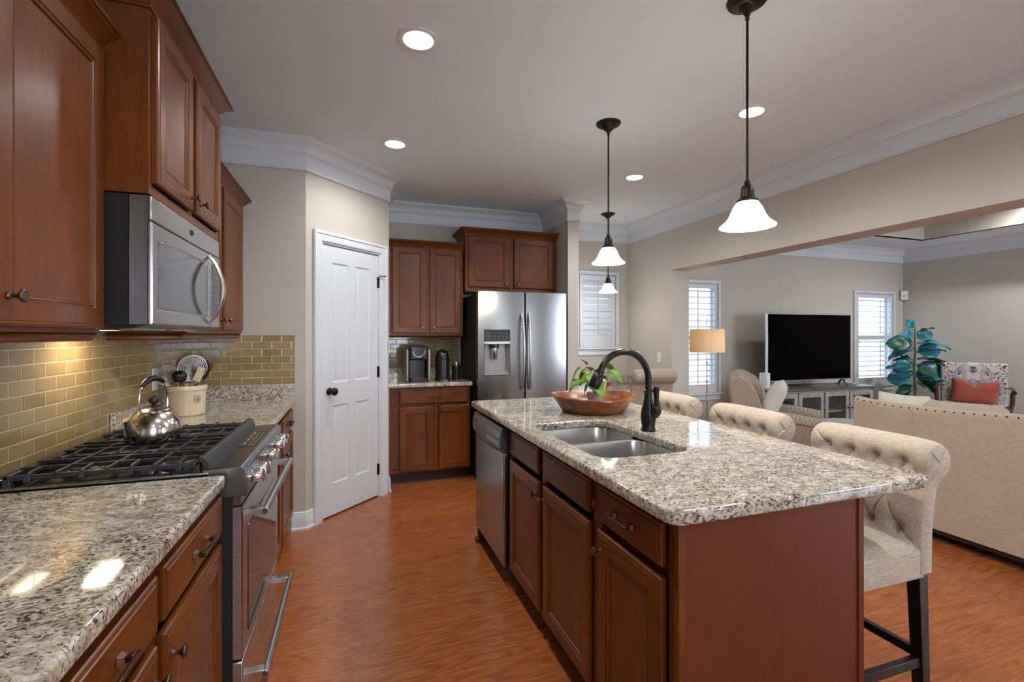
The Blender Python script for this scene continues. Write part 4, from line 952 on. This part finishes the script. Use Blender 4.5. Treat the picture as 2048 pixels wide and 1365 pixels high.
def make_stool(name, label, cat, group, mat, tufted=True, width=.44):
    t = thing(name, label, cat, (0,0,0), 0, group)
    m, btn, at = scroll_back(width, tufted)
    bk = obj('backrest', m, mat, t, smooth=60)
    if tufted:
        for s, y in btn:
            p, q = at(s, y); R = Vector((0,0,1)).rotation_difference(Vector((q.x, 0, q.y))).to_matrix().to_4x4()
            obj('button', MB().lathe([(0,-.004),(.009,-.002),(.0095,.0015),(.006,.004),(0,.005)], 12, Matrix.Translation((p.x, y, p.y)) @ R), M['button'], bk)
        # pleats that close the scroll ends
        for sgn in (-1, 1):
            g = MB()
            for k in range(3):
                a = math.radians(200-k*75); c = (.098, .925)
                g.tube([(c[0]+r*math.cos(a+r*3), sgn*(width/2+.001-r*.05), c[1]+r*math.sin(a+r*3)) for r in (.006,.022,.040,.058)], [.0025,.0045,.0055,.003], 8)
            obj('scroll_pleats', g, mat, bk)
    D = .300
    def seat(u, v):
        x = -D+ (D+.03)*u; y = (v-.5)*(width-.006); e = (1-(2*u-1)**8)*(1-(2*v-1)**8)
        return (x, y, .640+.030*max(0, e)**.5 + .008*math.cos((v-.5)*PI)*math.cos((u-.5)*PI))
    m = MB().grid(seat, 20, 20); n = 20
    loop = [(i, 0) for i in range(n)] + [(n, j) for j in range(n)] + [(i, n) for i in range(n, 0, -1)] + [(0, j) for j in range(n, 0, -1)]
    k = len(loop); base = len(m.v)
    for i, j in loop: q = seat(i/n, j/n); m.v.append(Vector((q[0], q[1], .545)))
    idx = [j*(n+1)+i for i, j in loop]
    m.f += [(idx[a], idx[(a+1) % k], base+(a+1) % k, base+a) for a in range(k)] + [tuple(base+a for a in range(k))]
    obj('seat', m, mat, t, smooth=50, bevel=.006)
    w2 = width/2-.03
    for sx, nm in ((-D+.03, 'f'), (.035, 'b')):
        for sy in (-1, 1):
            a = Vector((sx, sy*w2, .548)); b = Vector((sx+(.03 if nm == 'b' else 0), sy*w2, 0)); mm = MB()
            vs = [(p.x+dx*h, p.y+dy_*h, p.z) for p, h in ((b, .0165), (a, .021)) for dx, dy_ in ((-1,-1),(1,-1),(1,1),(-1,1))]
            mm.add(vs, [(0,3,2,1),(4,5,6,7),(0,1,5,4),(1,2,6,5),(2,3,7,6),(3,0,4,7)])
            obj('leg', mm, M['espresso'], t, bevel=.002)
    for a, b, h in (((-D+.03,-w2,.23),(-D+.03,w2,.23),.034), ((.050,-w2,.27),(.050,w2,.27),.03), ((-D+.03,-w2,.25),(.05,-w2,.25),.032), ((-D+.03,w2,.25),(.05,w2,.25),.032)):
        obj('stretcher', MB().bar(a, b, .022, h), M['espresso'], t, bevel=.002)
    return t
SG = 'tufted counter stools along the island'
st0 = make_stool('counter_stool', 'beige tufted scroll-back stool nearest the camera, beside the cherry end panel', 'stool', SG, M['linen'], True, .425)
st0.location = (1.785, 1.255, 0)
for y, lb in ((1.850, 'middle beige tufted stool, its back rising behind the island in front of the checked armchair'), (2.46, 'beige tufted stool farthest from the camera, just right of the faucet')):
    c = copy_tree(st0); c.location = (1.785, y, 0); c['label'] = lb
ch = make_stool('desk_chair', 'plain taupe scroll-back chair pulled up to the built-in granite desk', 'chair', 'seating', M['linen_taupe'], False, .46)
del ch['group']
ch.location = (2.87, 4.10, 0); ch.rotation_euler = (0, 0, -HR-.06); ch.scale = (1,1,1.02)
# ---------------------------------------------------------------- built-in desk in the nook
dk = thing('desk', 'built-in cherry desk with granite top under the shuttered kitchen window', 'desk', (2.17, WN, 0))
outline([rrect(0, 1.115, -.655, -.002, .0, rs=(.01,0,0,0))], .715, .748, 'desk_top', M['granite'], dk, bev=.008)
obj('backsplash', MB().box(0, 1.115, -.022, -.002, .748, .85).box(1.095, 1.115, -.655, -.022, .748, .85), M['granite'], dk, bevel=.002)
obj('apron', MB().box(.36, .78, -.62, -.60, .60, .715), M['cherry_x'], dk)
for x0 in (.01, .78):
    b = obj('pedestal', MB().box(x0, x0+.33, -.60, -.01, .09, .714), M['cherry'], dk)
    o = obj('drawer_front', MB().panel(x0+.02, x0+.31, .56, .69, -.62, .0195, PS), M['cherry_x'], dk, smooth=15); pull(o, x0+.165, .625, -.62)
    o = obj('door', MB().panel(x0+.02, x0+.31, .11, .53, -.62, .0195, PD), M['cherry'], dk, smooth=15); knob(o, x0+.05, .47, -.62)
# ---------------------------------------------------------------- bowl and plant
WB = thing('dough_bowl', 'hand-carved reddish wooden bowl on the island', 'bowl', (1.315, 2.42, ZT))
def bowlring(r, z, wob): 
    return [(r*(1+wob*.035*math.cos(2*a+.6)+wob*.015*math.cos(3*a))*math.cos(a), r*(1+wob*.03*math.sin(3*a+1))*math.sin(a)*.98, z+wob*.006*math.cos(2*(a+.32))+wob*.003*math.sin(5*a)) for a in [2*PI*i/56 for i in range(56)]]
R_ = [bowlring(.150,0,0), bowlring(.178,.004,.1), bowlring(.200,.035,.4), bowlring(.226,.072,.8), bowlring(.236,.090,1), bowlring(.232,.096,1), bowlring(.222,.092,1), bowlring(.200,.06,.7), bowlring(.165,.028,.3), bowlring(.09,.018,.1), bowlring(.001,.017,0)]
vs = [p for r in R_ for p in r]; n = 56
obj('bowl_body', MB().add(vs, [(k*n+i, k*n+(i+1) % n, (k+1)*n+(i+1) % n, (k+1)*n+i) for k in range(len(R_)-1) for i in range(n)] + [tuple(range(n-1, -1, -1))]), M['bowl'], WB, smooth=50)
PT = thing('potted_anthurium', 'small red-flowered plant in a ribbed grey pot, standing in the wooden bowl', 'potted plant', (1.305, 2.37, ZT+.022))
rp_ = [(.036,0)] + [(.038+.0125*z/.09+(.0012 if int(i) % 2 else 0), z) for i, z in enumerate([.004+.0035*k for k in range(24)])] + [(.0520,.0905),(.0490,.0905),(.047,.078),(0,.078)]
obj('pot', MB().lathe(rp_, 40), M['potglaze'], PT, smooth=60)
obj('soil', MB().cyl(.047, .070, .080, 24), M['soil'], PT)
def leaf(L, W, fold=.25, droop=.5, heart=True, n=8):
    m = MB(); vs = []; 
    for i in range(n+1):
        t = i/n; 
        w_ = W*(math.sin(PI*min(1, t**.62))**.8)*(1-t*.15) if heart else W*(math.sin(PI*t**1.35)**.75)*(.75+.5*t)
        z = -droop*L*t*t
        for v in (-1,-.5,0,.5,1):
            vs.append((L*t*(1) - (heart and .12*L*abs(v)*(1-t) or 0), w_*v, z + fold*w_*abs(v) + .010*L*math.sin(9*t+v*2)))
    return vs, [(i*5+j, i*5+j+1, i*5+6+j, i*5+5+j) for i in range(n) for j in range(4)]
def put(mb, geo, p, yaw, pitch, roll=0):
    mb.add(geo[0], geo[1], Matrix.Translation(p) @ Matrix.Rotation(yaw,4,'Z') @ Matrix.Rotation(-pitch,4,'Y') @ Matrix.Rotation(roll,4,'X'))
def solid(o, th=.0008):
    m = o.modifiers.new('t', 'SOLIDIFY'); m.thickness = th; return o
specs = [(2.9,.17,.20,.13,'g'),(3.4,.22,.11,.10,'g'),(3.0,.085,.15,.10,'g'),(2.2,.12,.19,.11,'g'),(.1,.09,.22,.10,'g'),(-.5,.14,.17,.11,'g'),(-1.9,.10,.10,.11,'g'),(-2.6,.09,.13,.10,'g'),
         (1.1,.09,.15,.10,'g'),(3.1,.11,.235,.075,'r'),(-2.9,.06,.185,.055,'y'),(-1.7,.05,.17,.05,'y'),(-.9,.11,.06,.065,'r'),(-1.8,.075,.09,.04,'r'),(-2.3,.13,.16,.10,'g'),(2.6,.05,.08,.08,'g')]
for yaw, rad, z, L, c in specs:
    rad *= .55; tip = Vector((rad*math.cos(yaw), rad*math.sin(yaw), .085+z*.72)); m = MB()
    st = obj('stem', MB().tube([(0,0,.078),(tip.x*.35,tip.y*.35,.078+(tip.z-.078)*.6),tuple(tip)], .0016, 6), M['leaf_green'], PT)
    put(m, leaf(L*.85, L*.46, .22, .45), tip, yaw+random.uniform(-.4,.4), .9 if c != 'g' else random.uniform(-.95,.05), random.uniform(-.4,.4))
    solid(obj('flower' if c == 'r' else 'leaf', m, M['leaf_red'] if c in 'ry' and c != 'y' else (M['leaf_green'] if c == 'g' else leafmat('bronze_leaf', (.35,.10,.03), (.22,.22,.04), sc=25)), st, smooth=60))
# ================================================================= LIGHT FITTINGS
CG = 'recessed ceiling lights'
for x, y, lb in ((.285,2.17,'large bright recessed ceiling light at the top, left of centre'), (.285,3.41,'recessed ceiling light above the pantry door'), (2.285,3.47,'small recessed ceiling light between the two island pendants'),
                 (2.285,2.225,'recessed ceiling light behind the rod of the nearer pendant'), (.285,.93,None), (2.285,.95,None), (.285,-1.2,None), (2.285,-1.2,None)):
    t = thing('recessed_light', lb or 'recessed ceiling light above the camera', 'ceiling light', (x, y, ZC), 0, CG)
    obj('trim_ring', MB().lathe([(.066,0),(.092,0),(.092,-.004),(.086,-.007),(.070,-.007),(.066,-.004),(.066,0)], 40), M['plate'], t)
    obj('lens', MB().lathe([(0,-.002),(.067,-.002),(.067,-.0045),(0,-.0045)], 32), M['lens'], t, smooth=0)
    lamp('SPOT', 'can_light', (0, 0, -.02), W_CEIL*3.2, (1, .975, .95), t, spot_size=math.radians(158), spot_blend=.7, shadow_soft_size=.06)
def pendant(label, x, y, zb, s=1.0, pw=1):
    t = thing('pendant_light', label, 'pendant light', (x, y, ZC), 0, 'bronze pendant lights')
    H_ = ZC-zb
    obj('canopy', MB().lathe([(.0,-.062),(.010,-.062),(.016,-.050),(.030,-.040),(.034,-.030),(.050,-.024),(.054,-.016),(.072,-.012),(.078,-.004),(.078,0)][::1], 36), M['bronze'], t)
    obj('rod', MB().cyl(.0052, -H_+.175*s, -.055, 14).lathe([(.009,-H_+.168*s),(.012,-H_+.175*s),(.010,-H_+.185*s),(.0052,-H_+.192*s)], 16).lathe([(.0052,-.085),(.008,-.08),(.008,-.06),(.0052,-.055)], 14), M['bronze'], t)
    so = obj('socket', MB().lathe([(.040,.098),(.041,.106),(.034,.112),(.027,.118),(.025,.135),(.024,.155),(.018,.166),(.008,.172),(0,.173)], 30, T(0,0,-H_)), M['bronze'], t)
    sh = [(.104,0),(.1035,.004),(.096,.010),(.080,.024),(.068,.042),(.060,.062),(.052,.080),(.042,.094),(.036,.102)]
    inn = [(r-.004, z+.002) for r, z in sh[::-1]]
    obj('glass_shade', MB().lathe_open(sh+inn+[sh[0]], 44, T(0,0,-H_)), M['shadeglass'], t)
    obj('bulb', MB().sup(.022,.022,.03,1,1,16,10,T(0,0,-H_+.055)), M['bulb'], t)
    lamp('POINT', 'bulb_light', (0, 0, -H_-.01), W_PEND*pw, (1, .86, .68), t, shadow_soft_size=.05)
    return t
pendant('larger-looking bronze pendant with lit bell shade, nearest the camera', 1.507, 1.489, 1.795)
pendant('bronze pendant with lit bell shade over the far half of the island', 1.547, 2.643, 1.815)
pendant('distant small pendant hanging in front of the shuttered nook window', 2.70, 4.62, 1.83, 1.0, .4)
for x, y, h_, pw in ((5.0, 2.2, .42, .5), (6.9, 2.2, .42, .6), (5.0, -.4, .42, .5), (6.9, -.4, .42, .7), (7.3, 3.05, .42, 4.2)):  # unseen cans added to brighten the living room; last one washes the right wall
    t = thing('recessed_light', 'unseen recessed light added to brighten the living room', 'ceiling light', (x, y, ZC+h_), 0, 'unseen living room recessed lights')
    obj('trim_ring', MB().lathe([(.066,0),(.092,0),(.092,-.004),(.086,-.007),(.070,-.007),(.066,-.004),(.066,0)], 32), M['plate'], t)
    obj('lens', MB().lathe([(0,-.002),(.067,-.002),(.067,-.0045),(0,-.0045)], 32), M['lens'], t, smooth=0)
    lamp('SPOT', 'can_light', (0, 0, -.02), W_CEIL*2.6*pw, (1, .975, .95), t, spot_size=math.radians(158), spot_blend=.7, shadow_soft_size=.06)
# ================================================================= LIVING ROOM
ac = thing('armchair', 'checked tweed club armchair in front of the floor lamp', 'armchair', (4.20, 3.83, 0), math.radians(-52))   # local faces +x
def blob(nm, a, b, c, M_, mat, par, e=.35): return obj(nm, MB().sup(a, b, c, e, e, 36, 20, M_), mat, par, smooth=60)
blob('seat_base', .36, .36, .13, T(.05,0,.22), M['check'], ac, .25)
blob('seat_cushion', .33, .245, .085, T(.08,0,.42), M['check'], ac, .35)
bp_ = MB()
def back(u, v):                                           # u around the closed section, v across
    y = (v-.5)*.66; e = abs(2*v-1)
    sec = [(-.22,.12),(-.20,.42),(-.10,.60),(-.16,.80),(-.24,.93),(-.33,.985),(-.40,.95),(-.42,.86),(-.40,.70),(-.37,.40),(-.34,.12)]
    f = u*(len(sec)-1); i = min(int(f), len(sec)-2); q = Vector(sec[i]).lerp(Vector(sec[i+1]), f-i)
    c = Vector((-.29,.55)); k = 1-.10*e**4
    return (q.x+.06*e**2, y, c.y+(q.y-c.y)*(1-.10*e**3))
bp_.grid(back, 40, 20); n = 40
bp_.f += [tuple(range(n+1)), tuple(20*(n+1)+i for i in range(n, -1, -1)), tuple(j*(n+1) for j in range(21)) + tuple(j*(n+1)+n for j in range(20, -1, -1))]
obj('backrest', bp_, M['check'], ac, smooth=60, bevel=.03, seg=4)
for s in (-1, 1):
    arm = MB()
    def armf(u, v, s=s):
        x = -.30+.74*u; a = -PI*.05 + PI*1.1*v; r = .075*(1-.10*u); top = .56+.03*math.sin(PI*u)*1 - .02*u
        return (x, s*(.305) + r*math.cos(a)*1.05, top-.055+r*math.sin(a)+.0)
    arm.grid(armf, 20, 16); n = 20; 
    arm.f += [tuple(j*(n+1) for j in range(17)), tuple(j*(n+1)+n for j in range(16, -1, -1)), tuple(range(n+1)) + tuple(16*(n+1)+i for i in range(n, -1, -1))]
    o = obj('arm', arm, M['check'], ac, smooth=60)
    obj('arm_side', MB().box(-.32, .40, s*.245 if s > 0 else -.365, .365 if s > 0 else -.245, .09, .53), M['check'], o, bevel=.03, seg=4)
obj('plinth', MB().cyl(.26, 0, .09, 30, T(.02,0,0)), M['espresso'], ac)
def pillow(nm, w_, h, t_, mat, par=None, M_=None, dip=0):
    m = MB()
    for s in (1, -1):
        def f(u, v, s=s):
            a, b = 2*u-1, 2*v-1; th = t_/2*(max(0, 1-a**4)**.5)*(max(0, 1-b**4)**.5)
            pin = 1-.06*(1-a*a) ; pin2 = 1-.06*(1-b*b)
            z = b*h/2*pin; 
            if dip and b > 0: z -= dip*b*math.exp(-(a*a)/.12)
            return (a*w_/2*pin2, s*th, z)
        m.grid(f, 18, 18)
    if M_: m.v = [M_ @ v for v in m.v]
    o = obj(nm, m, mat, par, smooth=80)
    bm = bmesh.new(); bm.from_mesh(o.data); bmesh.ops.remove_doubles(bm, verts=bm.verts, dist=.0005); bmesh.ops.recalc_face_normals(bm, faces=bm.faces); bm.to_mesh(o.data); bm.free(); o.data.set_sharp_from_angle(angle=1.4)
    return o
def free(o, M_): o.matrix_world = M_; return o
pa = Matrix.Translation((4.20,3.83,0)) @ Matrix.Rotation(math.radians(-52),4,'Z')
o = pillow('pillow', .44, .42, .17, M['cream'], None); free(o, pa @ T(.025,-.02,.68, HR, 0, 0) @ Matrix.Rotation(math.radians(22),4,'X')); tag(o, 'pale textured pillow leaning on the checked armchair', 'pillow')
# floor lamp
fl = thing('floor_lamp', 'slim silver floor lamp with a lit amber drum shade before the window', 'floor lamp', (4.16, 4.74, 0))
obj('base', MB().lathe([(.13,0),(.13,.012),(.05,.028),(.018,.05)], 32), M['silver'], fl)
pr = [(.008,.04)]
for z in (.30, .52, .55, .78, 1.02): pr += [(.0065,z-.05),(.009,z-.025),(.0055,z-.02),(.016,z),(.0055,z+.02),(.009,z+.025),(.0065,z+.05)]
pr = sorted(pr, key=lambda q: q[1]) + [(.006,1.40),(.004,1.545)]
obj('pole', MB().lathe(pr, 16), M['silver'], fl)
obj('finial', MB().lathe([(.003,1.44),(.006,1.49),(.012,1.505),(.004,1.52),(.009,1.54),(.002,1.57),(0,1.575)], 14), M['silver'], fl)
obj('lamp_shade', MB().lathe_open([(.205,1.145),(.20,1.43),(.198,1.43),(.203,1.145),(.205,1.145)], 48), M['drum'], fl)
obj('bulb', MB().sup(.028,.028,.045,1,1,14,10,T(.05,0,1.29)), M['bulb'], fl)
lamp('POINT', 'bulb_light', (.12, -.06, 1.28), 5, (1, .72, .38), fl, shadow_soft_size=.03)
# console
cn = thing('media_console', 'long grey painted console with glass doors below the television', 'console', (4.86, 4.46, 0)); W = 1.82
obj('top', MB().box(-.02, W+.02, -.02, .44, .64, .672), M['greytop'], cn, bevel=.004)
cb_ = MB().box(0, .03, 0, .42, .06, .64).box(W-.03, W, 0, .42, .06, .64).box(0, W, .40, .42, .06, .64).box(0, W, 0, .42, .06, .10).box(.03, W-.03, .02, .40, .35, .365).box(0, W, 0, .03, .60, .64)
for x_ in (.46, .91, 1.36): cb_.box(x_-.02, x_+.02, 0, .40, .1, .62)
obj('carcass', cb_, M['greywood'], cn, smooth=0)
for x_ in (.03, W-.03): 
    for y_ in (.03, .39): obj('leg', MB().box(x_-.025, x_+.025, y_-.025, y_+.025, 0, .061), M['greywood'], cn)
for i in range(4):
    a = .012+i*.45+.008; b = a+.425; z0, z1 = .105, .615; f = .055
    o = obj('door', MB().box(a, a+f, -.018, .0, z0, z1).box(b-f, b, -.018, 0, z0, z1).box(a+f, b-f, -.018, 0, z0, z0+f).box(a+f, b-f, -.018, 0, z1-f, z1), M['greywood'], cn, bevel=.002)
    obj('door_glass', MB().box(a+f-.005, b-f+.005, -.010, -.007, z0+f-.005, z1-f+.005), M['glass'], o, smooth=0)
    kx = b-f/2 if i % 2 == 0 else a+f/2
    obj('knob', MB().lathe([(.007,0),(.006,.012),(.013,.018),(.013,.024),(0,.027)], 14, T(kx, -.018, .40, 0, PI/2)), M['black'], o)
# television
tv = thing('television', 'large flat television on the grey console, screen off', 'television', (5.83, 4.70, .672)); W = 1.50; z0, z1 = .075, .965
obj('bezel', MB().box(-W/2, W/2, -.012, .03, z0, z1), M['silver'], tv, bevel=.003)
obj('screen', MB().box(-W/2+.008, W/2-.008, -.0145, -.011, z0+.014, z1-.008), M['screen'], tv, smooth=0)
for s in (-1, 1):
    obj('foot', MB().bar((s*.60,0,z0+.01),(s*.60-.10,-.13,.006),.03,.01).bar((s*.60,0,z0+.01),(s*.60+.10,.13,.006),.03,.01).bar((s*.60,0,z0+.01),(s*.60+.08,-.13,.006),.03,.01), M['silver'], tv)
obj('cable', MB().tube([(-.02,.03,.20),(-.05,.04,.1),(-.09,.03,.03),(-.14,.08,.006),(-.14,.2,.006)], .004, 6), M['black'], tv)
rt = thing('router', 'white box-shaped router standing left of the television', 'router', (5.0, 4.66, .672), .3)
obj('case', MB().box(-.045, .045, -.05, .05, 0, .20), M['plate'], rt, bevel=.008)
obj('seam', MB().box(-.046, .046, -.002, .002, .0, .2005), M['mark'], rt)
ms_ = thing('motion_sensor', 'small white motion sensor high in the corner of the living room', 'sensor', (8.385, 5.135, 1.99), -PI/4)
obj('sensor_case', MB().box(-.045, .045, -.075, -.02, -.07, .07), M['plate'], ms_, bevel=.008)
obj('sensor_lens', MB().box(-.02, .02, -.078, -.07, -.04, .01), M['mark'], ms_, bevel=.002)
obj('bracket', MB().box(-.03, .03, -.03, -.005, -.05, .05), M['plate'], ms_)
# sofa, back towards the kitchen
sf = thing('sofa', 'sand linen sofa with nailhead trim, its back turned to the kitchen', 'sofa', (3.62, .52, 0))   # local x into living room, y along
L = 2.05
def top(y):
    t = y/L; return .868 + .030*math.exp(-((t-.5)/.20)**2) + .022*(abs(2*t-1)**6) 
m = MB(); ny = 48; sec = lambda z: [(0,.085),(0,.5),(0,z-.05),(.002,z-.022),(.010,z-.006),(.024,z),(.05,z+.002),(.10,z-.01),(.13,z-.05),(.14,z-.16),(.16,.40),(.16,.085)]
vs = []; k = 12
for j in range(ny+1):
    y = L*j/ny; z = top(y); sh = .05*(abs(2*y/L-1)**10)
    for i, (x_, zz) in enumerate(sec(z)): vs.append((x_ + .006*math.sin(PI*min(1, zz/.8))*-1 + sh*.4, y, zz))
m.add(vs, [(j*k+i, j*k+(i+1) % k, (j+1)*k+(i+1) % k, (j+1)*k+i) for j in range(ny) for i in range(k)] + [tuple(range(k)), tuple(ny*k+i for i in range(k-1, -1, -1))])
bk = obj('sofa_back', m, M['sofa'], sf, smooth=50)
nh = MB(); 
for j in range(40):
    y = .03+(L-.06)*j/39; z = top(y); nh.sup(.0055, .0055, .0055, 1, 1, 8, 6, T(.0+.05*(abs(2*y/L-1)**10)*.4+.004, y, z-.016))
obj('nailheads', nh, M['bronze'], bk)
obj('seam', MB().tube([(-.0065, L*.44, .09),(-.0068, L*.44, .5),(-.002, L*.44, .86)], .0018, 6).tube([(-.0065, L*.80, .09),(-.0068, L*.80, .5),(-.002, L*.80, .84)], .0012, 6), M['sofa'], bk)
for j in (0, 1): 
    y0 = 0 if j == 0 else L-.17
    obj('arm', MB().box(.12, .90, y0, y0+.17, .085, .62), M['sofa'], sf, bevel=.06, seg=5)
obj('seat_frame', MB().box(.14, .88, .15, L-.15, .085, .30), M['sofa'], sf, bevel=.02)
for j in range(2): obj('seat_cushion', MB().box(.30, .90, .18+j*.85, .18+j*.85+.84, .30, .47), M['sofa'], sf, bevel=.05, seg=4)
obj('plinth', MB().box(.004, .86, .02, L-.02, .055, .09), M['espresso'], sf)
for x_ in (.03, .82):
    for y_ in (.05, L-.05): obj('leg', MB().box(x_-.025, x_+.025, y_-.03, y_+.03, 0, .056), M['espresso'], sf)
for (y, s, zc, lb) in ((2.36, .36, .70, 'cream cushion peeking over the far end of the sofa back'), (2.02, .50, .685, 'wide sand cushion next to it, peeking over the sofa back')):
    o = pillow('sofa_cushion', s, .46, .20, M['sofa'] if s > .4 else M['cream'], None); free(o, T(3.62+.285, y, zc, HR, 0, 0) @ Matrix.Rotation(math.radians(-10),4,'X')); tag(o, lb, 'cushion', 'cushions on the sofa')
ot = thing('ottoman', 'round grey ottoman between the checked armchair and the sofa', 'ottoman', (5.08, 3.62, 0))
obj('cushion_top', MB().sup(.33,.33,.06,.35,1,40,14,T(0,0,.36)), M['greyfab'], ot, smooth=60); obj('drum', MB().cyl(.31, .06, .35, 40), M['greyfab'], ot); obj('base_ring', MB().cyl(.28, 0, .065, 36), M['espresso'], ot)
# fiddle-leaf fig
fg = thing('fiddle_leaf_fig', 'fiddle-leaf fig, blue skylight sheen painted on its leaves, in a glazed pot beside the television window', 'potted plant', (7.51, 4.45, 0))
obj('pot', MB().lathe([(.13,0),(.16,.02),(.19,.22),(.20,.40),(.205,.44),(.195,.445),(.185,.43),(.18,.38),(0,.37)], 36), M['potblue'], fg)
obj('soil', MB().cyl(.18,.36,.40,24), M['soil'], fg)
tk = obj('trunk', MB().tube([(0,0,.38),(.012,0,.6),(-.006,.01,.85),(.006,0,1.10),(0,0,1.33),(.004,0,1.45)], [.018,.016,.013,.010,.008,.005], 10), M['stem'], fg)
rd = random.Random(4)
# view-side layout: (side offset, height, length, droop, colour)
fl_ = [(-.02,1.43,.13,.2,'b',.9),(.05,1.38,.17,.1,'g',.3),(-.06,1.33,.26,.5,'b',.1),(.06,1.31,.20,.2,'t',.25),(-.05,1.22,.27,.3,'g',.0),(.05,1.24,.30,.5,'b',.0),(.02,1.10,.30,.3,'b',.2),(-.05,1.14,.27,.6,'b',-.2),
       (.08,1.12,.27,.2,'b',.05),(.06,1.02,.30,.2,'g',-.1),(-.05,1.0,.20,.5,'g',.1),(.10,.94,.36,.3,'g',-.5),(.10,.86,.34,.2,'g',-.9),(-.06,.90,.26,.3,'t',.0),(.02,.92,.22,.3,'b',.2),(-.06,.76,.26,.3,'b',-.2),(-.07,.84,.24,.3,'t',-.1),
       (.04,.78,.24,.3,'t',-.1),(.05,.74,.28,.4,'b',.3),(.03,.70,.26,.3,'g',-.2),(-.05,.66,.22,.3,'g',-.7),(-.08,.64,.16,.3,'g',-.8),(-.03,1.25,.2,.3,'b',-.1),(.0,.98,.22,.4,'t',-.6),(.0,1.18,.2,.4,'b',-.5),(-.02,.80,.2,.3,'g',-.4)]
vr = math.atan2(4.45, 7.51)                               # direction of view, so 'side' means across it
for i, (sd, z, Lf, dr_, c, pit) in enumerate(fl_):
    yaw = vr - HR + (0 if sd > 0 else PI) + rd.uniform(-.75,.75); m = MB()
    n_ = 9; vs = []; Lf *= 1.12; W_ = Lf*.40
    for a in range(n_+1):
        t = a/n_; ww = W_*(math.sin(PI*min(1,t**.9))**.6)*(.62+.42*math.sin(1.9*t+.2)+.08*math.sin(14*t))
        for v in (-1,-.5,0,.5,1): vs.append((.03+Lf*t, ww*v, -dr_*Lf*t*t*.7 + .22*ww*abs(v)+.012*math.sin(11*t+3*v)))
    put(m, (vs, [(a*5+j, a*5+j+1, a*5+6+j, a*5+5+j) for a in range(n_) for j in range(4)]), Vector((0,0,z)), yaw, pit+.1, rd.uniform(-.9,.9)+(.6 if sd > 0 else -.6))
    m.tube([(0,0,z-.01), tuple(Vector((math.cos(yaw)*.035, math.sin(yaw)*.035, z+.012)))], .003, 6)
    solid(obj('leaf', m, M[{'b':'fig_sheen','g':'fig_green','t':'fig_half_sheen'}[c]], fg, smooth=60), .0012)
# scroll-print chair with wooden arms
fc2 = thing('accent_chair', 'patterned black and white armchair with dark wooden arms against the far wall', 'armchair', (7.86, 3.97, 0), math.atan2(-7.86, 3.97)+.0)   # local faces -y -> towards camera
ang = math.atan2(3.97, 7.86) - HR; fc2.rotation_euler = (0, 0, ang)
obj('backrest', MB().box(-.325, .325, .0, .10, .36, .985), M['floral'], fc2, bevel=.03, seg=4)
obj('seat', MB().box(-.32, .32, -.50, .03, .33, .46), M['floral'], fc2, bevel=.03, seg=4)
for s in (-1, 1):
    obj('arm', MB().tube([(s*.345,.06,.66),(s*.35,-.1,.675),(s*.36,-.30,.665),(s*.36,-.38,.645)], [.02,.024,.026,.028], 12, flat=.7), M['mahogany'], fc2)
    obj('arm_post', MB().tube([(s*.35,-.34,.64),(s*.345,-.36,.5),(s*.32,-.40,.40)], .022, 10), M['mahogany'], fc2)
    for y_ in (-.45, .06): obj('leg', MB().frustum((.018,.018),(.026,.026),0,.34,T(s*.29,y_,0)), M['mahogany'], fc2)
o = pillow('lumbar_pillow', .47, .34, .15, M['coral'], None, None, .085)
free(o, Matrix.Translation((7.86,3.97,0)) @ Matrix.Rotation(ang,4,'Z') @ T(.015,-.105,.60) @ Matrix.Rotation(math.radians(-14),4,'X') @ Matrix.Rotation(math.radians(4),4,'Y')); tag(o, 'rust-coral lumbar pillow on the patterned chair', 'pillow')
